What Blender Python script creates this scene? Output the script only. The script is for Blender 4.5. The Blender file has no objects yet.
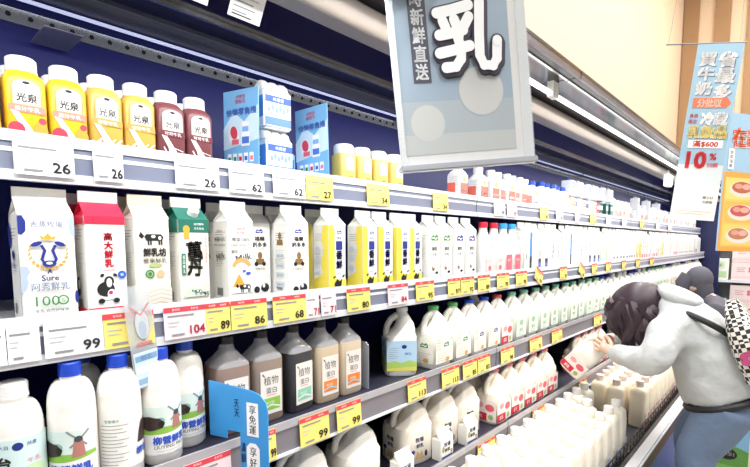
import bpy, bmesh, math, random
from mathutils import Vector, Matrix
random.seed(7)
C = bpy.context.scene.collection
SC = bpy.context.scene
PI = math.pi

# ------------------------------------------------------------------ camera
CAM_H = 1.5
YAW, PITCH, FOC = math.radians(42.6), math.radians(5.2), 460.0
cam_d = bpy.data.cameras.new('camera')
cam = bpy.data.objects.new('camera', cam_d); C.objects.link(cam)
cam.location = (0, 0, CAM_H)
cam.rotation_euler = (PI/2 - PITCH, 0, YAW - PI/2)
cam_d.sensor_fit = 'HORIZONTAL'; cam_d.sensor_width = 36
cam_d.lens = FOC/750*36
cam_d.shift_y = (284-233.5)/750
cam_d.clip_start = .02
SC.camera = cam

# ------------------------------------------------------------------ world, exposure, lights
SC.view_settings.view_transform = 'Standard'
SC.view_settings.look = 'None'
SC.view_settings.gamma = 1
SC.view_settings.use_curve_mapping = False
SC.view_settings.exposure = -0.2
w = bpy.data.worlds.new('world'); SC.world = w; w.use_nodes = True
w.node_tree.nodes['Background'].inputs[0].default_value = (.93, .96, 1, 1)
w.node_tree.nodes['Background'].inputs[1].default_value = .55

def area(name, loc, rot, sx, sy, power, col=(1, 1, 1)):
    l = bpy.data.lights.new(name, 'AREA'); l.shape = 'RECTANGLE'; l.size = sx; l.size_y = sy
    l.energy = power; l.color = col
    o = bpy.data.objects.new(name, l); C.objects.link(o); o.location = loc; o.rotation_euler = rot
    return o
CEIL_Z = 5.6
CEIL_LAMPS = [(x, y) for x in (-.6, 1.4, 3.4, 5.4, 7.4) for y in (-.55, -2.2)]
for x, y in CEIL_LAMPS:
    area('ceiling_lamp_light', (x, y, CEIL_Z-.06), (0, 0, 0), 1.2, .3, 78, (1, .97, .93))
# the fluorescent tubes under the case canopy, and the thin strip at its back
for x0, x1 in ((-.9, 1.78), (1.78, 4.26), (4.26, 7.9)):
    area('canopy_tube_light', ((x0+x1)/2, .722, 2.042), (math.radians(14), 0, 0), x1-x0-.1, .03, 24, (.97, .98, 1))
    area('canopy_strip_light', ((x0+x1)/2, 1.425, 2.08), (math.radians(-20), 0, 0), x1-x0-.1, .02, .8, (.9, .94, 1))

# ------------------------------------------------------------------ materials
def lin(h):
    if isinstance(h, str):
        h = h.lstrip('#'); h = [int(h[i:i+2], 16)/255 for i in (0, 2, 4)]
    return tuple(c/12.92 if c <= .04045 else ((c+.055)/1.055)**2.4 for c in h)
_mats = {}
def M(col, rough=.45, metal=0., alpha=1., emit=0., spec=.5, var=.04, bump=0., bscale=40., trans=0.):
    key = (col, rough, metal, alpha, emit, spec, var, bump, bscale, trans)
    if key in _mats: return _mats[key]
    m = bpy.data.materials.new('surface_' + str(len(_mats))); m.use_nodes = True
    nt = m.node_tree; b = nt.nodes['Principled BSDF']
    c = lin(col)
    b.inputs['Base Color'].default_value = (*c, 1)
    b.inputs['Roughness'].default_value = rough
    b.inputs['Metallic'].default_value = metal
    b.inputs['Alpha'].default_value = alpha
    b.inputs['Specular IOR Level'].default_value = spec
    b.inputs['Transmission Weight'].default_value = trans
    m.diffuse_color = (*c, alpha)
    if emit:
        b.inputs['Emission Color'].default_value = (*c, 1); b.inputs['Emission Strength'].default_value = emit
    elif var:
        tc = nt.nodes.new('ShaderNodeTexCoord'); n = nt.nodes.new('ShaderNodeTexNoise')
        n.inputs['Scale'].default_value = bscale; n.inputs['Detail'].default_value = 3
        nt.links.new(tc.outputs['Object'], n.inputs['Vector'])
        mx = nt.nodes.new('ShaderNodeMixRGB'); mx.blend_type = 'MULTIPLY'; mx.inputs[0].default_value = 1
        mx.inputs[1].default_value = (*c, 1)
        r = nt.nodes.new('ShaderNodeValToRGB')
        r.color_ramp.elements[0].color = (1-var*2,)*3+(1,); r.color_ramp.elements[1].color = (1, 1, 1, 1)
        nt.links.new(n.outputs['Fac'], r.inputs[0]); nt.links.new(r.outputs[0], mx.inputs[2])
        nt.links.new(mx.outputs[0], b.inputs['Base Color'])
        if bump:
            bp = nt.nodes.new('ShaderNodeBump'); bp.inputs['Strength'].default_value = bump
            bp.inputs['Distance'].default_value = .02
            nt.links.new(n.outputs['Fac'], bp.inputs['Height']); nt.links.new(bp.outputs[0], b.inputs['Normal'])
    _mats[key] = m
    return m
def ink(col): return M(col, .5, var=0)
WHITE = M('#f3f2ec', .4); CREAM = M('#efe8d8', .45); HDPE = M('#f7f4ec', .42); CAPW = M('#f8f8f6', .35)
BLACK = ink('#1c1c1e'); NAVY = ink('#1f2f86'); RED = ink('#d2233c'); GOLD = ink('#d3a63a'); GREEN = ink('#2f8a3c')
GREY = ink('#8b8d93'); LGREY = ink('#c4c6c9'); WINK = ink('#ffffff'); BLUE = ink('#2d5fc4'); LBLUE = ink('#9cd0ee')
ORANGE = ink('#ec8a2c'); PINK = ink('#f0788a'); BROWN = ink('#6a4636'); TEAL = ink('#2c8f83'); YEL = ink('#f5d23c')
STEEL = M('#c9ccd2', .22, .9); ALU = M('#d6d8dc', .35, .6); CLEAR = M('#e8eef2', .12, 0, .22, var=0)
BLUECAP = M('#1e49c8', .35); BLACKCAP = M('#17171b', .3)

# ------------------------------------------------------------------ mesh tools
def link(name, me, parent=None):
    o = bpy.data.objects.new(name, me); C.objects.link(o)
    if parent: o.parent = parent
    return o
class MB:
    def __init__(s): s.v = []; s.f = []; s.m = []; s.mats = []
    def mi(s, mat):
        if mat not in s.mats: s.mats.append(mat)
        return s.mats.index(mat)
    def add(s, vs, fs, mat):
        b = len(s.v); i = s.mi(mat)
        s.v += [tuple(q) for q in vs]
        for f in fs: s.f.append([b+k for k in f]); s.m.append(i)
        return s
    def box(s, x0, x1, y0, y1, z0, z1, mat, bev=0):
        if bev:
            bm = bmesh.new(); bmesh.ops.create_cube(bm, size=1)
            for q in bm.verts:
                q.co = ((x0+x1)/2+q.co.x*(x1-x0), (y0+y1)/2+q.co.y*(y1-y0), (z0+z1)/2+q.co.z*(z1-z0))
            bmesh.ops.bevel(bm, geom=bm.edges[:], offset=bev, segments=2, affect='EDGES')
            return s.bm(bm, mat)
        v = [(x0, y0, z0), (x1, y0, z0), (x1, y1, z0), (x0, y1, z0), (x0, y0, z1), (x1, y0, z1), (x1, y1, z1), (x0, y1, z1)]
        return s.add(v, [(3, 2, 1, 0), (4, 5, 6, 7), (0, 1, 5, 4), (1, 2, 6, 5), (2, 3, 7, 6), (3, 0, 4, 7)], mat)
    def bm(s, bm, mat):
        bm.verts.index_update()
        s.add([q.co[:] for q in bm.verts], [[q.index for q in f.verts] for f in bm.faces], mat); bm.free(); return s
    def loft(s, secs, mat, N=28, caps=True, mats=None):
        """secs: (z, cx, cy, rx, ry, n) superellipse rings, bottom to top."""
        vs = []; fs = []
        for (z, cx, cy, rx, ry, n) in secs:
            for k in range(N):
                t = 2*PI*(k+.5)/N; c, q = math.cos(t), math.sin(t)
                vs.append((cx+rx*math.copysign(abs(c)**(2/n), c), cy+ry*math.copysign(abs(q)**(2/n), q), z))
        for i in range(len(secs)-1):
            for k in range(N):
                a, b = i*N+k, i*N+(k+1) % N
                fs.append((a, b, b+N, a+N))
        if caps:
            fs.append(tuple(range(N))[::-1]); fs.append(tuple((len(secs)-1)*N+k for k in range(N)))
        return s.add(vs, fs, mat)
    def cyl(s, x, y, z0, z1, r, mat, N=20, r1=None, bev=0):
        r1 = r if r1 is None else r1
        secs = [(z0, x, y, r, r, 2), (z1, x, y, r1, r1, 2)]
        if bev: secs = [(z0, x, y, r, r, 2), (z1-bev, x, y, r1, r1, 2), (z1, x, y, r1-bev, r1-bev, 2)]
        return s.loft(secs, mat, N)
    def tube(s, pts, r, mat, N=8):
        pts = [Vector(q) for q in pts]; rs = r if isinstance(r, (list, tuple)) else [r]*len(pts)
        vs = []; fs = []; up = None
        for i, q in enumerate(pts):
            d = (pts[min(i+1, len(pts)-1)]-pts[max(i-1, 0)]).normalized()
            if up is None: up = d.orthogonal().normalized()
            up = (up - d*up.dot(d)).normalized(); sd = d.cross(up)
            for k in range(N):
                t = 2*PI*k/N
                vs.append(q+(up*math.cos(t)+sd*math.sin(t))*rs[i])
        for i in range(len(pts)-1):
            for k in range(N):
                a, b = i*N+k, i*N+(k+1) % N
                fs.append((a, b, b+N, a+N))
        fs.append(tuple(range(N))[::-1]); fs.append(tuple((len(pts)-1)*N+k for k in range(N)))
        return s.add(vs, fs, mat)
    def prism(s, poly, fn, d0, d1, mat):
        """poly 2D (u,v), fn(u,v,d)->xyz"""
        n = len(poly); vs = [fn(u, v, d0) for u, v in poly]+[fn(u, v, d1) for u, v in poly]
        fs = [tuple(range(n)), tuple(range(2*n-1, n-1, -1))]+[(k, k+n, (k+1) % n+n, (k+1) % n) for k in range(n)]
        return s.add(vs, fs, mat)
    def sphere(s, c, r, mat, sx=1, sy=1, sz=1, seg=14):
        bm = bmesh.new(); bmesh.ops.create_uvsphere(bm, u_segments=seg, v_segments=seg//2+2, radius=r)
        for q in bm.verts: q.co = (c[0]+q.co.x*sx, c[1]+q.co.y*sy, c[2]+q.co.z*sz)
        return s.bm(bm, mat)
    def mesh(s, name, angle=38):
        me = bpy.data.meshes.new(name)
        me.from_pydata(s.v, [], s.f)
        for m in s.mats: me.materials.append(m)
        me.polygons.foreach_set('material_index', s.m)
        bm = bmesh.new(); bm.from_mesh(me); bmesh.ops.recalc_face_normals(bm, faces=bm.faces[:]); bm.to_mesh(me); bm.free()
        me.polygons.foreach_set('use_smooth', [True]*len(me.polygons))
        me.set_sharp_from_angle(angle=math.radians(angle))
        me.update(); return me
    def build(s, name, parent=None, angle=38): return link(name, s.mesh(name, angle), parent)

_txt = {}
def text2d(t):
    if t not in _txt:
        c = bpy.data.curves.new('t', 'FONT'); c.body = t; c.resolution_u = 2
        o = bpy.data.objects.new('t', c); C.objects.link(o)
        me = bpy.data.meshes.new_from_object(o.evaluated_get(bpy.context.evaluated_depsgraph_get()))
        v = [(q.co.x, q.co.y) for q in me.vertices]; f = [tuple(p.vertices) for p in me.polygons]
        bpy.data.objects.remove(o); bpy.data.curves.remove(c); bpy.data.meshes.remove(me)
        xs = [q[0] for q in v] or [0, 1]; ys = [q[1] for q in v] or [0, 1]
        _txt[t] = (v, f, min(xs), max(xs), min(ys), max(ys))
    return _txt[t]
class Print:
    """Printed artwork in label coordinates; every shape lies a hair above the one before."""
    def __init__(s): s.items = []
    def poly(s, pts, mat): s.items.append((list(pts), [tuple(range(len(pts)))], mat)); return s
    def rect(s, x0, y0, x1, y1, mat, seg=1):
        v = []; f = []
        for i in range(seg+1):
            x = x0+(x1-x0)*i/seg; v += [(x, y0), (x, y1)]
        for i in range(seg): f.append((2*i, 2*i+2, 2*i+3, 2*i+1))
        s.items.append((v, f, mat)); return s
    def ell(s, cx, cy, rx, ry, mat, rot=0, n=16):
        c, q = math.cos(rot), math.sin(rot)
        return s.poly([(cx+rx*math.cos(2*PI*k/n)*c-ry*math.sin(2*PI*k/n)*q, cy+rx*math.cos(2*PI*k/n)*q+ry*math.sin(2*PI*k/n)*c) for k in range(n)], mat)
    def stroke(s, pts, wd, mat, closed=False):
        v = []; f = []; n = len(pts)
        for i in range(n):
            a = pts[(i-1) % n] if (closed or i) else pts[0]; b = pts[(i+1) % n] if (closed or i < n-1) else pts[-1]
            dx, dy = b[0]-a[0], b[1]-a[1]; L = math.hypot(dx, dy) or 1
            nx, ny = -dy/L*wd/2, dx/L*wd/2
            v += [(pts[i][0]+nx, pts[i][1]+ny), (pts[i][0]-nx, pts[i][1]-ny)]
        for i in range(n if closed else n-1):
            j = (i+1) % n; f.append((2*i, 2*i+1, 2*j+1, 2*j))
        s.items.append((v, f, mat)); return s
    def arc(s, cx, cy, r, a0, a1, wd, mat, n=12, ry=None):
        ry = ry or r
        return s.stroke([(cx+r*math.cos(math.radians(a0+(a1-a0)*k/n)), cy+ry*math.sin(math.radians(a0+(a1-a0)*k/n))) for k in range(n+1)], wd, mat)
    def text(s, t, cx, cy, h, mat, w=None, bold=.015, rot=0, shear=0):
        """bold: stroke weight added by printing the word again a hair to each side"""
        v, f, a, b, c, d = text2d(t)
        k = h/((d-c) or 1); kx = k if not w else min(k*1.12, w/((b-a) or 1))
        cr, sr = math.cos(rot), math.sin(rot); o = []; fs = []; g = bold*h*1.3
        for dx, dy in (((g, g), (-g, g), (g, -g), (-g, -g)) if bold >= .02 else ((g, 0), (-g, 0)) if bold > 0 and h > .012 else ((0, 0),)):
            n = len(o)
            for x, y in v:
                x, y = (x-(a+b)/2)*kx+dx, (y-(c+d)/2)*k+dy; x += y*shear
                o.append((cx+x*cr-y*sr, cy+x*sr+y*cr))
            fs += [tuple(n+q for q in p) for p in f]
        s.items.append((o, fs, mat)); return s
    def vtext(s, t, cx, cy, h, mat, bold=.012, w=None):
        n = len(t); st = h/n
        for i, ch in enumerate(t): s.text(ch, cx, cy+h/2-st*(i+.5), st*.86, mat, w=w or st*.9, bold=bold)
        return s
    def lines(s, x0, x1, y, n, dy, mat, th=.0012):
        for i in range(n): s.rect(x0, y-i*dy, x0+(x1-x0)*(1, .8, .92, .6)[i % 4], y-i*dy+th, mat)
        return s
    def build(s, name, parent, fn):
        mb = MB()
        for k, (v, f, mat) in enumerate(s.items):
            if getattr(fn, 'curved', False) and max(q[0] for q in v)-min(q[0] for q in v) > .006:
                bm = bmesh.new(); vs = [bm.verts.new((x, y, 0)) for x, y in v]
                for p in f:
                    try: bm.faces.new([vs[q] for q in p])
                    except ValueError: pass
                x = -.06
                while x < .06:
                    bmesh.ops.bisect_plane(bm, geom=bm.verts[:]+bm.edges[:]+bm.faces[:], plane_co=(x, 0, 0), plane_no=(1, 0, 0)); x += .0045
                bm.verts.index_update(); v = [(q.co.x, q.co.y) for q in bm.verts]; f = [[q.index for q in p.verts] for p in bm.faces]; bm.free()
            mb.add([fn(x, y, k) for x, y in v], f, mat)
        me = bpy.data.meshes.new(name); me.from_pydata(mb.v, [], mb.f)
        for m in mb.mats: me.materials.append(m)
        me.polygons.foreach_set('material_index', mb.m); me.update()
        return link(name, me, parent)
EPS = .0001
def flat(y): return lambda u, v, k: (u, y-.0006-k*EPS, v)
def wrap(r, ang=0):
    def fn(u, v, k): return (math.sin(u/r+ang)*(r+.0007+k*EPS), -math.cos(u/r+ang)*(r+.0007+k*EPS), v)
    fn.curved = True; return fn
def sideL(x): return lambda u, v, k: (x-.0006-k*EPS, -u, v)

def tag(o, label, cat, group=None):
    o['label'] = label; o['category'] = cat
    if group: o['group'] = group
    return o
def empty(name):
    o = bpy.data.objects.new(name, None); C.objects.link(o); o.empty_display_size = .05; return o
def struct(name, mb, parent=None):
    o = mb.build(name, parent); o['kind'] = 'structure'; return o
def copy_tree(o, parent=None):
    c = o.copy(); C.objects.link(c); c.parent = parent
    for ch in list(o.children): copy_tree(ch, c)
    return c
_proto = {}
def place(builder, x, y, z, rz, label, cat, group=None, tilt=None):
    if builder in _proto: o = copy_tree(_proto[builder])
    else: o = builder(); _proto[builder] = o
    o.location = (x, y, z+.0012); o.rotation_euler = (tilt or (0, 0, rz))
    if 'group' in o: del o['group']
    tag(o, label, cat, group); return o
ORD = 'first second third fourth fifth sixth seventh eighth ninth tenth eleventh twelfth thirteenth fourteenth fifteenth sixteenth seventeenth eighteenth nineteenth twentieth'.split()
_T = {2: 'twenty', 3: 'thirty', 4: 'forty', 5: 'fifty', 6: 'sixty', 7: 'seventy', 8: 'eighty', 9: 'ninety'}
def ordw(i):
    if i < 20: return ORD[i]
    t, u = divmod(i+1, 10); return _T[t]+'-'+ORD[u-1] if u else _T[t][:-1]+'ieth'
_N = 'zero one two three four five six seven eight nine ten eleven twelve thirteen fourteen fifteen sixteen seventeen eighteen nineteen'.split()
def numw(n):
    if n < 20: return _N[n]
    if n < 100: return _T[n//10]+('-'+_N[n % 10] if n % 10 else '')
    return 'one hundred and '+numw(n-100) if n > 100 else 'one hundred'

_sa, _ca, _sp, _cp = math.sin(YAW), math.cos(YAW), math.sin(PITCH), math.cos(PITCH)
def ray(px, py):
    u = (px-375)/FOC; v = (284-py)/FOC
    return Vector((_ca*_cp+u*_sa+v*_ca*_sp, _sa*_cp-u*_ca+v*_sa*_sp, -_sp+v*_cp))
def at_x(px, py, X):
    d = ray(px, py); return d*(X/d.x)+Vector((0, 0, CAM_H))
def col_x(px, Y, Z):
    """where along the shelf (depth Y, height Z) a picture column falls"""
    u = (px-375)/FOC; Z -= CAM_H
    return (Y*_ca+u*(Y*_sa*_cp-Z*_sp))/(_sa-u*_ca*_cp)

# ================================================================== ROOM
XE = 8.62
mb = MB(); mb.box(-4, XE, -5, 1.62, -.1, 0, M('#b9b2a6', .3, var=.05, bscale=3)); struct('floor', mb)
mb = MB(); mb.box(-4, XE, -5, 1.62, CEIL_Z, CEIL_Z+.1, M('#eeeae4', .8)); struct('ceiling', mb)
BEIGE = M('#ebd3b6', .8, var=.02, bscale=5)
mb = MB(); mb.box(-4, XE, 1.52, 1.62, 0, CEIL_Z, BEIGE); struct('wall_back', mb)
mb = MB(); mb.box(XE, XE+.1, -5, 1.62, 0, CEIL_Z, BEIGE); struct('wall_far', mb)
for i in range(16):
    y1 = 1.50-i*.385
    mb = MB(); mb.box(XE-.03, XE-.001, y1-.19, y1, 1.0, CEIL_Z, M('#b08c66', .6, var=.06, bscale=8)); struct('trim_%d' % (i+1), mb)
for x, y in CEIL_LAMPS:
    o = empty('ceiling_lamp'); o.location = (x, y, CEIL_Z)
    mb = MB(); mb.box(-.62, .62, -.17, .17, -.045, 0, WHITE, .006); mb.build('housing', o)
    mb = MB(); mb.box(-.6, .6, -.15, .15, -.05, -.046, M('#ffffff', .5, emit=4)); mb.build('diffuser', o)
    tag(o, 'white rectangular ceiling lamp over the shopping aisle', 'lamp', 'ceiling lamps')

# ================================================================== REFRIGERATED CASES
YB = 1.46
SH = {'A': (1.04, 1.695), 'B': (.98, 1.3675), 'C': (.93, 1.045), 'D': (.87, .734)}     # front, rail top
ST = {k: v[1]-.012 for k, v in SH.items()}                                              # board tops
WELL = .47
NAVYP = M('#161c66', .4, 0, spec=.3, var=.08, bscale=3)
DARKP = M('#16151f', .25, spec=.5)
MIRR = M('#1d1823', .14, 0, spec=.5, var=.1, bscale=2)
RAILG = M('#8d93a8', .3, .2, var=.06, bscale=12); RAILW = M('#e6e9f0', .3, spec=.6); RAILD = M('#85818a', .35, .2, var=.08, bscale=10)
def module(x0, x1, label):
    o = empty('refrigerated_case'); tag(o, label, 'refrigerated case', 'open milk refrigerators along the wall')
    L = x1-x0; e = .004; a, b = e, L-e
    MB().box(a, b, YB, YB+.04, .35, 2.106, NAVYP).build('back_panel', o)
    mb = MB(); mb.box(a, b, YB-.012, YB-.001, 2.035, 2.07, STEEL)
    k = a+.03
    while k < b-.02:
        mb.prism([(k+.006*math.cos(q*PI/4), 2.053+.006*math.sin(q*PI/4)) for q in range(8)], lambda u, v, d: (u, d, v), YB-.0135, YB-.0118, DARKP); k += .045
    mb.build('perforated_strip', o)
    for kname, (yf, zt) in SH.items():
        mb = MB(); mb.box(a, b, yf+.013, YB-.002, zt-.034, zt-.012, M('#2b2c3a', .4) if kname in 'CD' else ALU)
        sh = mb.build('shelf', o)
        mb = MB(); top = RAILW if kname in 'AB' else RAILD
        mb.box(a, b, yf, yf+.012, zt-.08, zt, RAILG if kname in 'AB' else RAILD)
        mb.box(a, b, yf-.003, yf+.001, zt-.016, zt+.004, RAILW if kname in 'AB' else M('#b9b7bd', .3, .3))
        mb.box(a, b, yf-.006, yf+.012, zt-.084, zt-.066 if kname in 'AB' else zt-.077, RAILW)
        if kname in 'AB': mb.box(a, b, yf-.001, yf+.002, zt-.034, zt-.026, RAILW)
        mb.build('price_rail', sh)
    # canopy
    mb = MB(); mb.box(a, b, .62, YB+.04, 2.108, 2.118, DARKP)
    c = mb.build('canopy', o)
    mb = MB(); mb.box(a, b, 1.20, YB-.002, 2.10, 2.107, M('#0e1238', .4, var=.05)); mb.box(a, b, 1.303, 1.312, 2.090, 2.10, M('#5a5d70', .4, .5))
    mb.box(a, b, 1.197, 1.207, 2.088, 2.107, STEEL); mb.build('air_duct', c)
    MB().box(a, b, .985, 1.194, 2.10, 2.107, MIRR).build('reflector_panel', c)
    mb = MB(); mb.box(a, b, .74, .984, 2.102, 2.107, DARKP); mb.box(a, b, .915, .982, 2.082, 2.101, M('#a3a09f', .35, .4)); mb.box(a, b, .900, .914, 2.090, 2.101, DARKP)
    mb.tube([(a, .862, 2.074), (b, .862, 2.074)], .029, M('#b5aaa0', .4), 18); mb.build('lamp_housing', c)
    MB().box(a, b, .675, .739, 2.10, 2.107, MIRR).build('front_mirror', c)
    mb = MB(); mb.box(a, b, .664, .673, 2.094, 2.107, STEEL); mb.box(a, b, .634, .663, 2.098, 2.107, DARKP); mb.box(a, b, .621, .633, 2.092, 2.122, M('#77747a', .3, .7)); mb.build('front_trim', c)
    mb = MB(); mb.tube([(a+.03, .722, 2.056), (b-.03, .722, 2.056)], .009, M('#ffffff', .3, emit=3), 12)
    t = mb.build('fluorescent_tube', o)
    mb = MB(); mb.box(a, a+.022, .710, .734, 2.044, 2.101, WHITE); mb.build('lamp_holder', t)
    mb = MB(); mb.box(b-.022, b, .710, .734, 2.044, 2.101, WHITE); mb.build('lamp_holder', t)
    MB().box(a+.02, b-.02, 1.434, 1.442, 2.088, 2.095, M('#cfd8ff', .4, emit=.8)).build('light_strip', o)
    # well, bumper, base
    mb = MB(); mb.box(a, b, .50, YB-.002, WELL-.03, WELL, M('#3a3a42', .5)); mb.box(a, b, .50, .525, WELL-.03, .515, DARKP)
    mb.build('well_tray', o)
    MB().box(a, b, .452, .505, .505, .528, M('#c7c8cb', .35), .008).build('bumper', o)
    mb = MB(); mb.box(a, b, .49, YB+.04, .0, .44, M('#26306e', .4)); mb.box(a, b, .478, .492, .09, .50, M('#2a3f94', .35)); mb.box(a, b, .475, .49, .40, .46, M('#5a3a34', .5))
    mb.build('base_panel', o)
    mb = MB()
    for z in (.475, .51, .54): mb.tube([(a+.01, .552, z), (b-.01, .552, z)], .003, BLACKCAP, 6)
    k = a+.02
    while k < b: mb.tube([(k, .553, .472), (k, .553, .54)], .0022, BLACKCAP, 5); k += .06
    mb.build('wire_guard', o)
    o.location = (x0, 0, 0)
    return o
m1 = module(-.9, 1.78, 'open refrigerated milk case holding the gable cartons and blue-capped bottles')
m2 = module(1.78, 4.26, 'open refrigerated milk case the bending shopper reaches into')
m3 = module(4.26, 7.9, 'open refrigerated milk case at the far end by the dark end panel')
for x, par in ((-.9, m1), (7.9, m3)):
    pr = [(.62, 2.118), (YB+.04, 2.118), (YB+.04, 0), (.46, 0), (.46, .52), (.80, .75), (.81, 1.95), (.62, 2.09)]
    mb = MB(); d = .04 if x > 0 else -.04
    mb.prism(pr, lambda u, v, q: (q, u, v), x-par.location.x, x-par.location.x+d, M('#171c4c', .35))
    mb.build('end_panel', par)
# ================================================================== PRODUCTS
def gable(w, d, hb, hg, fin, body, roof=None, finm=None, side=None):
    """body (a square carton) and its folded top as part"""
    r = empty('milk_carton'); x, y = w/2, d/2; c = .003
    mb = MB(); ring = [(-x+c, -y), (x-c, -y), (x, -y+c), (x, y-c), (x-c, y), (-x+c, y), (-x, y-c), (-x, -y+c)]
    mb.prism(ring, lambda u, v, q: (u, v, q), 0, hb, body); mb.build('body', r, 20)
    g = MB(); z1 = hb+hg; m = roof or body; t = x*.45
    v = [(-x, -y, hb), (x, -y, hb), (x, y, hb), (-x, y, hb), (-x+.002, 0, z1), (x-.002, 0, z1), (-t, 0, z1-.004), (t, 0, z1-.004)]
    g.add(v, [(0, 1, 5, 4), (2, 3, 4, 5), (0, 4, 6), (3, 6, 4), (0, 6, 3), (1, 7, 5), (2, 5, 7), (1, 2, 7)], m)
    g.box(-x+.001, x-.001, -.003, .003, z1-.002, z1+fin, finm or m)
    g.build('gable_top', r, 10)
    return r
def cow(P, cx, cy, s, m=None):
    m = m or BLACK
    P.poly([(cx-s, cy+.25*s), (cx-.8*s, cy+.5*s), (cx+.7*s, cy+.5*s), (cx+.95*s, cy+.2*s), (cx+.8*s, cy-.2*s), (cx-.8*s, cy-.2*s)], m)
    P.poly([(cx-s, cy+.3*s), (cx-1.35*s, cy+.75*s), (cx-1.55*s, cy+.3*s), (cx-1.25*s, cy)], m)
    for k in (-.7, -.45, .4, .65): P.rect(cx+k*s, cy-.65*s, cx+(k+.16)*s, cy-.15*s, m)
    P.ell(cx-.1*s, cy+.25*s, .22*s, .16*s, WINK); P.ell(cx+.55*s, cy+.1*s, .16*s, .2*s, WINK)
def side_print(r, w, d, hb, extra=None, base='#f1f0ea'):
    P = Print(); P.rect(-d*.46, hb*.02, d*.46, hb*.98, ink(base)); P.lines(-d*.34, d*.34, hb*.86, 4, .006, GREY); P.lines(-d*.34, d*.3, hb*.62, 8, .005, LGREY)
    for k in range(7): P.rect(-d*.25+k*.004, hb*.06, -d*.25+k*.004+.002, hb*.16, BLACK)
    if extra: extra(P)
    P.build('side_print', r, sideL(-w/2))
def art_a():
    w, hb = .086, .194; r = gable(w, .086, hb, .03, .02, WHITE)
    P = Print(); gb = ink('#7f8eb0'); pale = ink('#aebdd6')
    P.poly([(-.043, .158), (-.043, .19), (-.036, .191), (-.031, .18), (-.032, .163), (-.038, .156)], NAVY)
    P.poly([(.043, .155), (.043, .192), (.036, .19), (.034, .172), (.037, .158)], pale)
    P.poly([(-.043, .05), (-.036, .058), (-.032, .07), (-.034, .08), (-.029, .09), (-.033, .10), (-.043, .10)], pale)
    P.ell(.041, .04, .003, .012, NAVY)
    P.text('吉蒸牧場', .0, .176, .012, gb, w=.05)
    for k in range(9):
        a = math.radians(200+k*15)
        for sg in (1, -1): P.ell(sg*.029*math.cos(a), .125+.03*math.sin(a), .0035, .0014, GOLD, a*sg+.6, 8)
        if k < 4:
            for sg in (1, -1): P.ell(sg*.029*math.cos(math.radians(200-k*14)), .125+.03*math.sin(math.radians(200-k*14)), .0035, .0014, GOLD, 1.2, 8)
    P.poly([(-.01, .148), (-.013, .156), (-.006, .152), (0, .160), (.006, .152), (.013, .156), (.01, .148)], GOLD)
    for sg in (1, -1):
        P.ell(sg*.018, .140, .009, .004, NAVY, -sg*.35)
        P.stroke([(sg*.011, .138), (sg*.006, .128), (sg*.011, .112), (sg*.007, .104), (0, .103)], .005, NAVY)
    P.ell(0, .104, .011, .006, NAVY); P.ell(0, .105, .005, .0025, WHITE)
    P.text('A', 0, .090, .008, NAVY, bold=.03); P.text('Sure', 0, .078, .010, NAVY, w=.026, bold=.02)
    P.text('阿秀鮮乳', 0, .062, .014, gb, w=.058)
    P.text('100', -.006, .036, .018, GREEN, w=.04, bold=0); P.arc(.018, .036, .008, 0, 360, .0025, GREEN); P.text('%', .018, .036, .007, GREEN)
    P.text('全乳 自然好味道', 0, .018, .006, BLACK, w=.06); P.text('Fresh Milk', 0, .008, .007, BLACK, w=.04)
    P.build('printed_front', r, flat(-.043))
    def ex(P):
        P.poly([(-.04, .17), (-.02, .18), (-.012, .15), (-.02, .13), (-.036, .14)], NAVY); P.ell(0, .12, .012, .008, NAVY); P.text('阿秀鮮乳', 0, .10, .009, NAVY, w=.04)
    side_print(r, w, .086, hb, ex); return r
def art_b():
    w, hb = .072, .194; r = gable(w, .072, hb, .03, .02, WHITE, M('#dd2647', .4), M('#e9dcdc', .4))
    P = Print(); rr = ink('#dd2647')
    P.rect(-.036, .178, .036, .194, rr); P.rect(-.036, .0, .036, .014, rr)
    P.vtext('高大鮮乳', .004, .128, .07, rr, bold=.03, w=.015); P.text('GAODA MILK', .004, .088, .004, rr, w=.024)
    P.ell(0, .045, .016, .017, WINK); P.ell(-.004, .05, .016, .015, BLACK); P.ell(.002, .066, .009, .010, BLACK); P.ell(.002, .063, .005, .009, WINK)
    P.ell(-.010, .078, .004, .003, BLACK, .6); P.ell(.013, .078, .004, .003, BLACK, -.6); P.ell(.006, .04, .008, .01, WINK); P.ell(.004, .043, .004, .004, rr)
    P.ell(-.013, .027, .006, .005, BLACK); P.ell(.014, .027, .006, .005, BLACK)
    P.ell(.026, .078, .008, .008, BLUE); P.text('鮮', .026, .078, .006, WINK)
    P.build('printed_front', r, flat(-.036))
    def ex(P):
        P.rect(-.036, .178, .036, .194, rr); P.rect(-.036, 0, .036, .014, rr); P.ell(-.01, .055, .012, .02, BLACK); P.ell(-.006, .06, .006, .01, WINK)
    side_print(r, w, .072, hb, ex); return r
def art_c():
    w, hb = .072, .194; m = M('#ece6da', .45); r = gable(w, .072, hb, .03, .02, m, None, M('#d9cdb8', .5))
    P = Print(); cow(P, .004, .150, .020); P.text('鮮乳坊', .004, .122, .017, BLACK, w=.046, bold=.03); P.text('豐樂鮮乳', .004, .104, .011, BLACK, w=.048)
    P.ell(.004, .094, .014, .004, ink('#a8b87a')); P.arc(-.008, .076, .008, 0, 360, .003, GREEN); P.ell(-.008, .076, .004, .004, GREEN); P.ell(.014, .076, .008, .008, ink('#e3b58c'))
    P.poly([(-.036, 0), (.036, 0), (.036, .045), (.01, .052), (-.015, .044), (-.036, .05)], ink('#dcd6c8'))
    for k in range(4): P.stroke([(-.036, .042-k*.009), (-.012, .036-k*.009), (.012, .043-k*.009), (.036, .036-k*.009)], .0012, ink('#b5ada0'))
    P.build('printed_front', r, flat(-.036)); side_print(r, w, .072, hb); return r
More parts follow.
